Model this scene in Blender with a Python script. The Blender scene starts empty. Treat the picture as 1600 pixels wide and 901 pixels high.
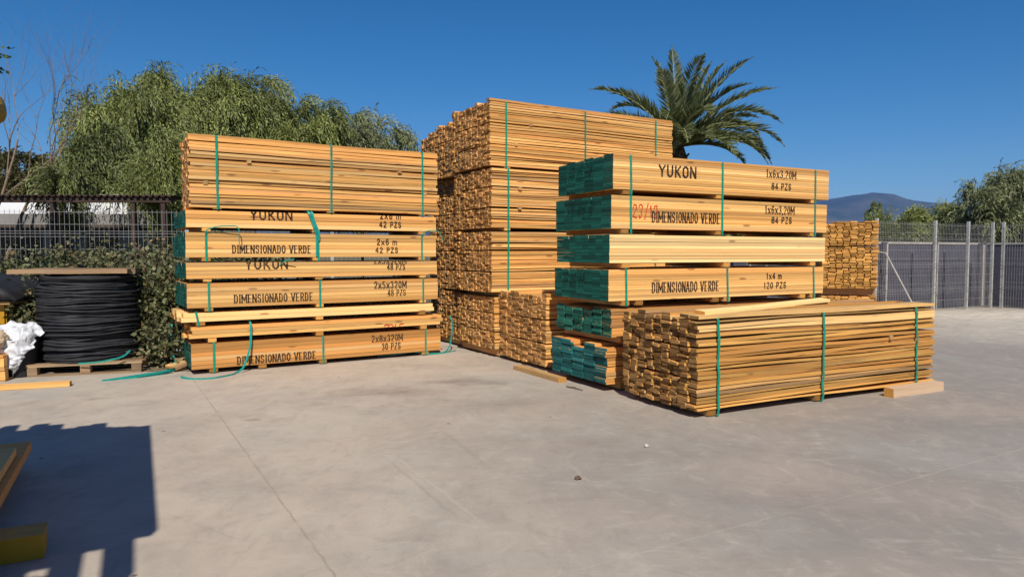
import bpy, math, random
import numpy as np
from mathutils import Vector, Matrix
R = math.radians
random.seed(11)
RNG = np.random.default_rng(5)
scn = bpy.context.scene

# ------------------------------------------------------------------ camera
cam_d = bpy.data.cameras.new('camera')
cam = bpy.data.objects.new('camera', cam_d)
scn.collection.objects.link(cam)
cam.location = (0, 0, 1.4)
cam.rotation_euler = (R(90 - 2.888), 0, 0)
cam_d.sensor_width = 36.0
cam_d.lens = 36.0 * 1100 / 1600
cam_d.clip_start = 0.05
cam_d.clip_end = 30000
scn.camera = cam

# ------------------------------------------------------------------ light
SUN_EL, SUN_AZ = 45.0, 174.0          # azimuth clockwise from +Y
w = bpy.data.worlds.new('World'); scn.world = w; w.use_nodes = True
nt = w.node_tree; nt.nodes.clear()
out = nt.nodes.new('ShaderNodeOutputWorld'); bg = nt.nodes.new('ShaderNodeBackground')
sky = nt.nodes.new('ShaderNodeTexSky')
sky.sky_type = 'NISHITA'; sky.sun_disc = False
sky.sun_elevation = R(SUN_EL); sky.sun_rotation = R(SUN_AZ)
sky.altitude = 500; sky.air_density = 1.0; sky.dust_density = 0.0; sky.ozone_density = 6.0
bg.inputs['Strength'].default_value = 0.082
hs = nt.nodes.new('ShaderNodeHueSaturation'); hs.inputs['Saturation'].default_value = 1.28
nt.links.new(sky.outputs[0], hs.inputs['Color']); nt.links.new(hs.outputs[0], bg.inputs['Color']); nt.links.new(bg.outputs[0], out.inputs['Surface'])
sun_d = bpy.data.lights.new('sun', 'SUN'); sun_d.energy = 5.0; sun_d.angle = R(0.53)
sun_d.color = (1.0, 0.93, 0.82)
sun = bpy.data.objects.new('sun', sun_d); scn.collection.objects.link(sun)
S = Vector((math.sin(R(SUN_AZ)) * math.cos(R(SUN_EL)), math.cos(R(SUN_AZ)) * math.cos(R(SUN_EL)), math.sin(R(SUN_EL))))
sun.rotation_euler = (-S).to_track_quat('-Z', 'Y').to_euler()
sun.location = S * 60
vs = scn.view_settings
vs.view_transform = 'Standard'; vs.look = 'None'; vs.exposure = 0.08; vs.gamma = 1.0; vs.use_curve_mapping = False
scn.cycles.use_denoising = True
scn.cycles.max_bounces = 6; scn.cycles.diffuse_bounces = 3; scn.cycles.glossy_bounces = 2
scn.cycles.transmission_bounces = 3; scn.cycles.transparent_max_bounces = 6; scn.cycles.volume_bounces = 0

# ------------------------------------------------------------------ material helpers
class NB:
    def __init__(s, name):
        s.m = bpy.data.materials.new(name); s.m.use_nodes = True
        s.t = s.m.node_tree; s.b = s.t.nodes['Principled BSDF']
        s.out = s.t.nodes['Material Output']
    def n(s, typ, **kw):
        nd = s.t.nodes.new(typ)
        for k, v in kw.items(): setattr(nd, k, v)
        return nd
    def l(s, a, b): s.t.links.new(a, b)
    def put(s, sock, v):
        if hasattr(v, 'is_output'): s.l(v, sock)
        else: sock.default_value = v
    def math(s, op, a, b=0.0, c=0.0):
        nd = s.n('ShaderNodeMath', operation=op)
        for i, v in enumerate((a, b, c)): s.put(nd.inputs[i], v)
        return nd.outputs[0]
    def mix(s, f, a, b, blend='MIX'):
        nd = s.n('ShaderNodeMix', data_type='RGBA', blend_type=blend)
        s.put(nd.inputs[0], f)
        for i, v in ((6, a), (7, b)):
            if not hasattr(v, 'is_output') and len(v) == 3: v = (*v, 1)
            s.put(nd.inputs[i], v)
        return nd.outputs[2]
    def noise(s, vec, scale, detail=4, rough=.55, dist=0.0):
        nd = s.n('ShaderNodeTexNoise'); s.l(vec, nd.inputs['Vector'])
        nd.inputs['Scale'].default_value = scale; nd.inputs['Detail'].default_value = detail
        nd.inputs['Roughness'].default_value = rough; nd.inputs['Distortion'].default_value = dist
        return nd.outputs[0]
    def mapv(s, vec, scale=(1, 1, 1), loc=(0, 0, 0), rot=(0, 0, 0)):
        nd = s.n('ShaderNodeMapping'); s.l(vec, nd.inputs[0])
        nd.inputs['Scale'].default_value = scale; nd.inputs['Location'].default_value = loc; nd.inputs['Rotation'].default_value = rot
        return nd.outputs[0]
    def ramp(s, f, lo, hi):
        nd = s.n('ShaderNodeMapRange', clamp=True)
        s.put(nd.inputs[0], f); nd.inputs[1].default_value = lo; nd.inputs[2].default_value = hi
        return nd.outputs[0]
    def coord(s, which='Object'):
        return s.n('ShaderNodeTexCoord').outputs[which]
    def pos(s): return s.n('ShaderNodeNewGeometry').outputs['Position']
    def tint(s):
        a = s.n('ShaderNodeAttribute', attribute_name='tint'); sp = s.n('ShaderNodeSeparateColor'); s.l(a.outputs['Color'], sp.inputs[0])
        return sp.outputs
    def bump(s, h, strength=.3, dist=.01):
        nd = s.n('ShaderNodeBump'); nd.inputs['Strength'].default_value = strength; nd.inputs['Distance'].default_value = dist
        s.l(h, nd.inputs['Height']); s.l(nd.outputs[0], s.b.inputs['Normal'])
    def fin(s, col, rough=.7, spec=.3, metal=0.0):
        if not hasattr(col, 'is_output') and len(col) == 3: col = (*col, 1)
        s.put(s.b.inputs['Base Color'], col); s.put(s.b.inputs['Roughness'], rough)
        s.b.inputs['Specular IOR Level'].default_value = spec; s.b.inputs['Metallic'].default_value = metal
        return s.m

def plain(name, c, rough=.6, spec=.3, var=.18, scale=6, metal=0.0):
    k = NB(name); p = k.coord()
    f = k.noise(p, scale, 5)
    c2 = tuple(x * (1 - var) for x in c); c1 = tuple(min(1, x * (1 + var)) for x in c)
    return k.fin(k.mix(k.ramp(f, .3, .7), c2, c1), rough, spec, metal)

def wood(name, light, dark, knot=(.26, .11, .035), weather=0.0, grain=1.0):
    k = NB(name); t = k.tint(); p = k.coord()
    off = k.n('ShaderNodeCombineXYZ'); k.l(k.math('MULTIPLY', t[2], 41.0), off.inputs[0]); k.l(k.math('MULTIPLY', t[2], 17.0), off.inputs[1]); k.l(k.math('MULTIPLY', t[1], 23.0), off.inputs[2])
    va = k.n('ShaderNodeVectorMath', operation='ADD'); k.l(p, va.inputs[0]); k.l(off.outputs[0], va.inputs[1])
    v = va.outputs[0]
    g1 = k.noise(k.mapv(v, (1.1, 42, 42)), 1.0, 5, .6, .3)
    g2 = k.noise(k.mapv(v, (.9, 7, 7)), 1.0, 4, .6, .8)
    g3 = k.noise(k.mapv(v, (.45, 16, 16)), 1.0, 5, .65, .5)
    c = k.mix(k.ramp(k.math('ADD', k.math('MULTIPLY', g1, .55), k.math('MULTIPLY', g3, .45)), .36, .62), dark, light)
    c = k.mix(k.math('MULTIPLY', k.ramp(g2, .5, .75), .55 * grain), c, dark)
    # per-board hue
    c = k.mix(k.math('MULTIPLY', k.ramp(t[1], .45, 1.0), .6), c, tuple(x * y for x, y in zip(dark, (1.25, 1.0, .9))))
    # knots
    vo = k.n('ShaderNodeTexVoronoi'); k.l(k.mapv(v, (2.6, 11, 11)), vo.inputs['Vector']); vo.inputs['Scale'].default_value = 1.0
    sc_ = k.n('ShaderNodeSeparateColor'); k.l(vo.outputs['Color'], sc_.inputs[0]); kn = k.math('MULTIPLY', k.ramp(vo.outputs['Distance'], .19, .10), k.math('GREATER_THAN', sc_.outputs[0], .45))
    c = k.mix(k.math('MULTIPLY', kn, .8), c, knot)
    if weather > 0:
        s1 = k.noise(k.mapv(v, (.8, 11, 11)), 1.3, 6, .65, 1.2)
        c = k.mix(k.math('MULTIPLY', k.ramp(s1, .56, .72), weather), c, (.09, .05, .028))
        s2 = k.noise(k.mapv(v, (1.6, 3, 3)), 1.0, 4, .6)
        c = k.mix(k.math('MULTIPLY', k.ramp(s2, .5, .8), weather * .5), c, (.22, .17, .12))
    c = k.mix(k.math('MULTIPLY', k.ramp(t[2], .84, .93), .30 + .35 * min(1, weather)), c, (.34, .23, .14))
    c = k.mix(k.math('MULTIPLY', k.ramp(t[2], .14, .05), .45), c, (.88, .60, .27))
    br = k.math('MULTIPLY_ADD', t[0], .60, .68)
    hv = k.n('ShaderNodeHueSaturation'); k.l(c, hv.inputs['Color']); k.l(br, hv.inputs['Value'])
    k.bump(k.math('ADD', g1, k.math('MULTIPLY', g2, .7)), .35, .004)
    return k.fin(hv.outputs[0], .72, .25)

def endgrain(name, a, b, worn=None, rough=.8):
    k = NB(name); t = k.tint(); p = k.coord()
    f = k.noise(k.mapv(p, (30, 60, 60)), 1.0, 4, .6)
    c = k.mix(t[1], a, b)
    c = k.mix(k.math('MULTIPLY', k.ramp(f, .35, .7), .5), c, tuple(x * .45 for x in a))
    if worn:
        f2 = k.noise(k.mapv(p, (12, 14, 30)), 1.0, 5, .7)
        c = k.mix(k.math('MULTIPLY', k.ramp(f2, .56, .66), k.ramp(t[2], .35, .9)), c, worn)
    hv = k.n('ShaderNodeHueSaturation'); k.l(c, hv.inputs['Color']); k.l(k.math('MULTIPLY_ADD', t[0], .9, .5), hv.inputs['Value'])
    k.bump(f, .5, .006)
    return k.fin(hv.outputs[0], rough, .2)

def leafmat(name, a, b, dry=None, trans=.16):
    k = NB(name); t = k.tint()
    c = k.mix(t[1], a, b)
    if dry: c = k.mix(k.ramp(t[2], .72, .95), c, dry)
    hv = k.n('ShaderNodeHueSaturation'); k.l(c, hv.inputs['Color']); k.l(k.math('MULTIPLY_ADD', t[0], 1.1, .42), hv.inputs['Value'])
    k.fin(hv.outputs[0], .55, .35)
    tr = k.n('ShaderNodeBsdfTranslucent'); k.l(hv.outputs[0], tr.inputs['Color'])
    ms = k.n('ShaderNodeMixShader'); ms.inputs[0].default_value = trans
    k.l(k.b.outputs[0], ms.inputs[1]); k.l(tr.outputs[0], ms.inputs[2]); k.l(ms.outputs[0], k.out.inputs['Surface'])
    return k.m

M = {}
M['w_orange'] = wood('pine_orange', (.88, .50, .165), (.57, .285, .075), weather=.34)
M['w_tan'] = wood('pine_tan', (.87, .505, .175), (.64, .335, .095))
M['w_pale'] = wood('pine_pale', (.88, .64, .29), (.76, .48, .18))
M['w_brown'] = wood('pine_brown', (.68, .335, .095), (.52, .235, .062))
M['w_rough'] = wood('pine_rough', (.76, .43, .12), (.42, .20, .045), weather=.66)
M['w_dirty'] = wood('pine_dirty', (.34, .24, .14), (.20, .13, .07), weather=.8)
M['w_grey'] = wood('pine_grey', (.66, .52, .36), (.46, .34, .22), weather=.4)
M['w_bearer'] = wood('pine_bearer', (.52, .33, .14), (.38, .21, .08), weather=.3)
M['e_brown'] = endgrain('end_brown', (.34, .17, .056), (.60, .34, .13))
M['e_weather'] = endgrain('end_weathered', (.20, .10, .034), (.46, .25, .088))
M['e_tan'] = endgrain('end_tan', (.46, .21, .045), (.74, .38, .10))  # end grain of the lighter tan boards
M['e_green'] = endgrain('end_paint_green', (.005, .085, .062), (.011, .125, .095))
M['e_teal'] = endgrain('end_paint_teal', (.014, .12, .115), (.03, .19, .185), worn=(.30, .22, .10))
M['e_sage'] = endgrain('end_paint_sage', (.012, .12, .085), (.03, .17, .12), worn=(.42, .31, .16))
M['strap'] = plain('strap_green', (.004, .25, .16), .35, .5, .2, 30)
M['strap_teal'] = plain('strap_teal', (.006, .27, .22), .35, .5, .2, 30)
def paintmat(name, c, under):
    k = NB(name); f = k.noise(k.coord(), 26, 5, .7)
    return k.fin(k.mix(k.math('MULTIPLY', k.ramp(f, .48, .64), .68), c, under), .8, .15)
M['ink'] = paintmat('stencil_black', (.022, .017, .016), (.26, .14, .05))
M['ink_end'] = paintmat('marker_dark', (.004, .016, .016), (.006, .05, .035))
M['ink_red'] = paintmat('marker_red', (.62, .045, .022), (.58, .20, .07))
M['steel'] = plain('galvanised', (.30, .295, .285), .5, .4, .15, 9, .15)
M['steel_post'] = plain('galvanised_post', (.42, .41, .39), .55, .4, .15, 9, .1)
k = NB('yellow_enamel'); p = k.coord(); f = k.noise(p, 3, 6, .65); f2 = k.noise(k.mapv(p, (4, 30, 30)), 1.0, 6, .7)
c = k.mix(k.ramp(f, .3, .7), (.40, .20, .006), (.52, .27, .012)); c = k.mix(k.math('MULTIPLY', k.ramp(f2, .56, .68), .75), c, (.10, .06, .03))
M['yellow'] = k.fin(c, .5, .4)
M['black_pl'] = plain('black_plastic', (.02, .02, .022), .6, .3, .25, 8)
M['coil'] = plain('black_coil', (.026, .026, .029), .6, .25, .4, 5)
M['white_pl'] = plain('white_plastic', (.62, .63, .65), .4, .5, .08, 5)
M['burlap'] = plain('sack_tan', (.50, .38, .25), .8, .2, .3, 6)
M['tealfabric'] = plain('teal_net', (.02, .24, .20), .6, .3, .3, 12)
M['bark'] = plain('bark', (.12, .085, .055), .9, .1, .4, 7)
M['bark_grey'] = plain('bark_grey', (.20, .145, .105), .9, .1, .35, 7)
M['white_roof'] = plain('white_sheet', (.82, .83, .84), .5, .3, .05, 2)
M['shed_dark'] = plain('shed_dark', (.075, .055, .045), .85, .2, .4, 1.5)
M['shed_grey'] = plain('shed_grey', (.20, .19, .185), .85, .2, .3, 1.5)
M['beam_brown'] = plain('beam_brown', (.055, .036, .028), .8, .2, .3, 3)
M['willow'] = leafmat('willow_leaf', (.165, .19, .034), (.26, .29, .105))
M['willow_dark'] = leafmat('willow_leaf_dark', (.11, .135, .04), (.19, .21, .075))
M['olive'] = leafmat('olive_leaf', (.09, .085, .03), (.17, .15, .055))
M['grey_leaf'] = leafmat('grey_leaf', (.16, .175, .065), (.26, .28, .15))
M['palm'] = leafmat('palm_leaf', (.11, .135, .036), (.25, .265, .125), trans=.2)
M['rachis'] = plain('palm_rib', (.33, .33, .15), .5, .3)
M['ivy'] = leafmat('ivy_leaf', (.085, .105, .03), (.22, .215, .115), dry=(.27, .18, .095), trans=.2)
M['broad'] = leafmat('broad_leaf', (.04, .075, .02), (.09, .13, .04))

# ------------------------------------------------------------------ object helpers
def link(o): scn.collection.objects.link(o); return o
def tag(o, label=None, cat=None, group=None, kind=None):
    if label: o['label'] = label
    if cat: o['category'] = cat
    if group: o['group'] = group
    if kind: o['kind'] = kind
    return o
def thing(name, label, cat, loc=(0, 0, 0), rz=0.0, group=None):
    o = link(bpy.data.objects.new(name, None)); o.location = loc; o.rotation_euler = (0, 0, rz)
    o.empty_display_size = .2
    return tag(o, label, cat, group)

class MB:
    """collects shapes, then links them as ONE mesh object"""
    def __init__(s): s.v = []; s.f = []; s.mi = []; s.t = []
    def add(s, vs, fs, mi=0, t=(.5, .5, .5)):
        b = len(s.v); s.v.extend([tuple(q) for q in vs])
        for i, f in enumerate(fs):
            s.f.append(tuple(b + j for j in f)); s.mi.append(mi[i] if isinstance(mi, (list, tuple)) else mi); s.t.append(t)
    def box(s, x0, x1, y0, y1, z0, z1, mi=0, t=(.5, .5, .5), jit=0.0):
        vs = [(x, y, z) for x in (x0, x1) for y in (y0, y1) for z in (z0, z1)]
        if jit: vs = [tuple(c + random.uniform(-jit, jit) for c in q) for q in vs]
        s.add(vs, [(0, 1, 3, 2), (4, 6, 7, 5), (0, 4, 5, 1), (2, 3, 7, 6), (0, 2, 6, 4), (1, 5, 7, 3)], mi, t)
    def obox(s, c, ax, ay, az, mi=0, t=(.5, .5, .5)):
        c, ax, ay, az = map(Vector, (c, ax, ay, az))
        vs = [c + i * ax + j * ay + k * az for i in (-.5, .5) for j in (-.5, .5) for k in (-.5, .5)]
        s.add(vs, [(0, 1, 3, 2), (4, 6, 7, 5), (0, 4, 5, 1), (2, 3, 7, 6), (0, 2, 6, 4), (1, 5, 7, 3)], mi, t)
    def tube(s, pts, rad, n=6, mi=0, t=(.5, .5, .5), cap=True, sq=1.0):
        pts = [Vector(p) for p in pts]
        if not isinstance(rad, (list, tuple)): rad = [rad] * len(pts)
        vs = []; ref = Vector((0, 0, 1))
        for i, p in enumerate(pts):
            d = (pts[min(i + 1, len(pts) - 1)] - pts[max(i - 1, 0)]).normalized()
            a = d.cross(ref)
            if a.length < 1e-3: a = d.cross(Vector((1, 0, 0)))
            a.normalize(); b = a.cross(d).normalized()
            for k in range(n):
                th = 2 * math.pi * (k + .5) / n
                vs.append(p + rad[i] * (a * math.cos(th) + b * math.sin(th) * sq))
        fs = []
        for i in range(len(pts) - 1):
            for k in range(n):
                fs.append((i * n + k, i * n + (k + 1) % n, (i + 1) * n + (k + 1) % n, (i + 1) * n + k))
        if cap: fs.append(tuple(range(n))[::-1]); fs.append(tuple((len(pts) - 1) * n + k for k in range(n)))
        s.add(vs, fs, mi, t)
    def board(s, x0, x1, y0, y1, z0, z1, seg, wav, wane, t, m_side, m_e0, m_e1, bow=0.0, twist=0.0):
        vs = []; ph = random.uniform(0, 6.3); fr = random.uniform(.6, 1.6)
        c = [[random.uniform(-wane, wane) * (1 if i else .5) for i in range(2)] for _ in range(4)]
        for i in range(seg + 1):
            u = i / seg; x = x0 + (x1 - x0) * u
            dz = wav * math.sin(ph + fr * 6.28 * u) + bow * (u - .5) ** 2 + twist * u
            dy = wav * .6 * math.sin(ph * 2 + fr * 5 * u)
            for q, (y, z) in enumerate(((y0, z0), (y1, z0), (y1, z1), (y0, z1))):
                rj = random.uniform(-.25, .25) * wane
                vs.append((x, y + dy + c[q][0] * .7, z + dz + c[q][1] + rj))
        fs = []; mi = []
        for i in range(seg):
            for q in range(4):
                fs.append((i * 4 + q, (i + 1) * 4 + q, (i + 1) * 4 + (q + 1) % 4, i * 4 + (q + 1) % 4)); mi.append(m_side)
        fs.append((0, 1, 2, 3)); mi.append(m_e0)
        e = seg * 4; fs.append((e + 3, e + 2, e + 1, e)); mi.append(m_e1)
        s.add(vs, fs, mi, t)
    def build(s, name, mats, parent=None, smooth=False):
        if not isinstance(mats, (list, tuple)): mats = [mats]
        me = bpy.data.meshes.new(name); me.from_pydata(s.v, [], s.f)
        for m in mats: me.materials.append(m)
        me.polygons.foreach_set('material_index', s.mi)
        ca = me.color_attributes.new('tint', 'FLOAT_COLOR', 'CORNER')
        ls = [p.loop_total for p in me.polygons]
        arr = np.ones((sum(ls), 4), np.float32); arr[:, :3] = np.repeat(np.array(s.t, np.float32), ls, axis=0)
        ca.data.foreach_set('color', arr.ravel())
        if smooth: me.polygons.foreach_set('use_smooth', [True] * len(me.polygons))
        me.update()
        o = link(bpy.data.objects.new(name, me))
        if parent: o.parent = parent
        return o

def rt(): return (random.random(), random.random(), random.random())

# ------------------------------------------------------------------ stencil lettering
G = {
 'I': [[(.5, 0), (.5, 1)]], 'D': [[(.2, 0), (.2, 1)], [(.34, 1), (.55, 1), (.82, .8), (.82, .2), (.55, 0), (.34, 0)]],
 'M': [[(.08, 0), (.08, 1)], [(.08, 1), (.5, .25), (.92, 1)], [(.92, 1), (.92, 0)]],
 'E': [[(.22, 0), (.22, 1)], [(.36, 1), (.86, 1)], [(.36, .5), (.7, .5)], [(.36, 0), (.86, 0)]],
 'N': [[(.12, 0), (.12, 1)], [(.18, .95), (.82, .05)], [(.88, 0), (.88, 1)]],
 'S': [[(.82, .78), (.62, 1), (.36, 1), (.18, .8), (.26, .6), (.74, .4), (.82, .2), (.62, 0), (.36, 0), (.18, .22)]],
 'O': [[(.43, 1), (.16, .78), (.16, .22), (.43, 0)], [(.57, 1), (.84, .78), (.84, .22), (.57, 0)]],
 'A': [[(.1, 0), (.46, 1)], [(.54, 1), (.9, 0)], [(.3, .33), (.7, .33)]], 'V': [[(.1, 1), (.46, 0)], [(.54, 0), (.9, 1)]],
 'R': [[(.2, 0), (.2, 1)], [(.34, 1), (.62, 1), (.82, .86), (.82, .64), (.62, .5), (.34, .5)], [(.52, .48), (.88, 0)]],
 'P': [[(.2, 0), (.2, 1)], [(.34, 1), (.62, 1), (.82, .86), (.82, .64), (.62, .48), (.34, .48)]],
 'Z': [[(.14, 1), (.84, 1), (.14, 0), (.86, 0)]], 'X': [[(.15, 1), (.85, 0)], [(.85, 1), (.15, 0)]], 'x': [[(.15, .7), (.85, 0)], [(.85, .7), (.15, 0)]],
 'Y': [[(.08, 1), (.5, .5)], [(.92, 1), (.5, .5)], [(.5, .44), (.5, 0)]], 'U': [[(.16, 1), (.16, .25), (.42, 0)], [(.58, 0), (.84, .25), (.84, 1)]],
 'K': [[(.18, 0), (.18, 1)], [(.86, 1), (.34, .5)], [(.4, .52), (.88, 0)]], 'H': [[(.18, 0), (.18, 1)], [(.82, 0), (.82, 1)], [(.2, .5), (.8, .5)]],
 '0': [[(.43, 1), (.2, .78), (.2, .22), (.43, 0)], [(.57, 1), (.8, .78), (.8, .22), (.57, 0)]],
 '1': [[(.52, 0), (.52, 1)], [(.5, 1), (.28, .82)]], '2': [[(.18, .78), (.36, 1), (.64, 1), (.82, .8), (.76, .6), (.2, .06)], [(.18, 0), (.86, 0)]],
 '3': [[(.18, .84), (.38, 1), (.64, 1), (.8, .8), (.56, .56)], [(.56, .52), (.84, .28), (.66, 0), (.38, 0), (.16, .16)]],
 '4': [[(.66, 0), (.66, 1)], [(.6, .98), (.14, .32)], [(.14, .28), (.92, .28)]],
 '5': [[(.8, 1), (.26, 1), (.22, .56), (.6, .6), (.82, .4), (.82, .2), (.6, 0), (.34, 0), (.16, .14)]],
 '6': [[(.76, .85), (.6, 1), (.42, 1), (.2, .72), (.2, .22), (.42, 0)], [(.56, 0), (.82, .18), (.82, .4), (.6, .56), (.32, .5)]],
 '8': [[(.44, 1), (.2, .86), (.2, .66), (.44, .52), (.16, .36), (.16, .14), (.44, 0)], [(.56, 1), (.8, .86), (.8, .66), (.56, .52), (.84, .36), (.84, .14), (.56, 0)]],
 'm': [[(.08, 0), (.08, .68)], [(.12, .58), (.3, .68), (.5, .56), (.5, 0)], [(.54, .58), (.72, .68), (.92, .56), (.92, 0)]],
 '/': [[(.15, -.2), (.85, 1.15)]], ',': [[(.5, .06), (.42, -.14)]], ' ': [],
}
WID = {'I': .5, 'M': 1.25, 'm': 1.2, ',': .35, ' ': .6, '1': .7}
def clip(poly, z, keep_below):
    o = []
    for i in range(len(poly)):
        a, b = poly[i], poly[(i + 1) % len(poly)]
        ia = (a[1] <= z) == keep_below; ib = (b[1] <= z) == keep_below
        if ia: o.append(a)
        if ia != ib:
            u = (z - a[1]) / (b[1] - a[1]); o.append((a[0] + (b[0] - a[0]) * u, z))
    return o
def lettering(parent, text, s0, s1, z0, z1, serif=False, mat='ink', yoff=-.0045, zmax=None, zmin=None, face='front', bold=1.0, name='stencil_lettering', wob=0.0, label=None):
    tot = sum(WID.get(c, 1.0) + .16 for c in text) - .16
    u = (s1 - s0) / tot; h = z1 - z0; x = s0; mb = MB(); k = 0
    thick = (.27 if serif else .30) * bold * min(u * 1.1, h * .62); thin = (.115 if serif else .25) * bold * min(u * 1.1, h * .62)
    for c in text:
        wd = WID.get(c, 1.0) * u
        segs = []
        for pl in G[c]:
            P = [(x + p[0] * wd + random.uniform(-wob, wob), z0 + p[1] * h + random.uniform(-wob, wob)) for p in pl]
            for a, b in zip(P, P[1:]): segs.append((a, b, None))
            if serif and c not in 'O0S2358/,6':
                for q in (P[0], P[-1]):
                    if abs((q[1] - z0) / h - .5) > .42 and len(pl) == 2 and abs(P[0][1] - P[1][1]) > .3 * h:
                        segs.append(((q[0] - .2 * u, q[1]), (q[0] + .2 * u, q[1]), thin))
        for a, b, wsp in segs:
            d = (b[0] - a[0], b[1] - a[1]); L = math.hypot(*d) or 1e-6
            vert = abs(d[1]) / L
            wd_ = wsp or (thin + (thick - thin) * vert ** 1.5)
            n = (-d[1] / L * wd_ / 2, d[0] / L * wd_ / 2); e = (d[0] / L * wd_ * .3, d[1] / L * wd_ * .3)
            poly = [(a[0] - e[0] + n[0], a[1] - e[1] + n[1]), (a[0] - e[0] - n[0], a[1] - e[1] - n[1]), (b[0] + e[0] - n[0], b[1] + e[1] - n[1]), (b[0] + e[0] + n[0], b[1] + e[1] + n[1])]
            if zmax is not None: poly = clip(poly, zmax, True)
            if zmin is not None and len(poly) > 2: poly = clip(poly, zmin, False)
            if len(poly) < 3: continue
            yy = yoff - .00009 * (k % 9); k += 1
            if face == 'front': vsx = [(p[0], yy, p[1]) for p in poly]
            else: vsx = [(yy, -p[0], p[1]) for p in poly]     # end face: s runs along -y
            mb.add(vsx, [tuple(range(len(poly)))])
        x += wd + .16 * u
    o = mb.build(name, M[mat], parent)
    if label: o['label'] = label
    return o

# ------------------------------------------------------------------ timber packs
def strap(parent, s, z0, z1, W, bulge=0.0, lean=0.0, mat='strap', wdt=.024, y0=-.007):
    mb = MB(); pts = []
    n = 14
    for i in range(n + 1):
        u = i / n; z = z0 + (z1 - z0) * u
        b = bulge * (.25 + .75 * abs(math.sin(9 * u + s * 5))) if 0 < i < n else 0
        pts.append((s + lean * u + (random.uniform(-1, 1) * bulge * .35 if 0 < i < n else 0), y0 - b, z))
    pts += [(s + lean, .02, z1 + .006), (s + lean, W * .5, z1 + .008), (s + lean, W - .02, z1 + .006), (s + lean, W + .006, z1 - .01), (s, W + .006, z0), (s, W * .5, z0 - .003)]
    N = len(pts); vs = []
    cy, cz = W * .5, (z0 + z1) * .5
    for x, y, z in pts:
        d = Vector((0, y - cy, (z - cz)));
        iy = .003 if y < cy - W * .3 else (-.003 if y > cy + W * .3 else 0); iz = -.003 if z > z1 else (.003 if z < z0 + .001 else 0)
        vs += [(x - wdt / 2, y, z), (x + wdt / 2, y, z), (x + wdt / 2, y + iy, z + iz), (x - wdt / 2, y + iy, z + iz)]
    fs = []
    for i in range(N):
        j = (i + 1) % N
        for q in range(4): fs.append((i * 4 + q, j * 4 + q, j * 4 + (q + 1) % 4, i * 4 + (q + 1) % 4))
    mb.add(vs, fs); return mb.build('strap', M[mat], parent)

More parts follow.
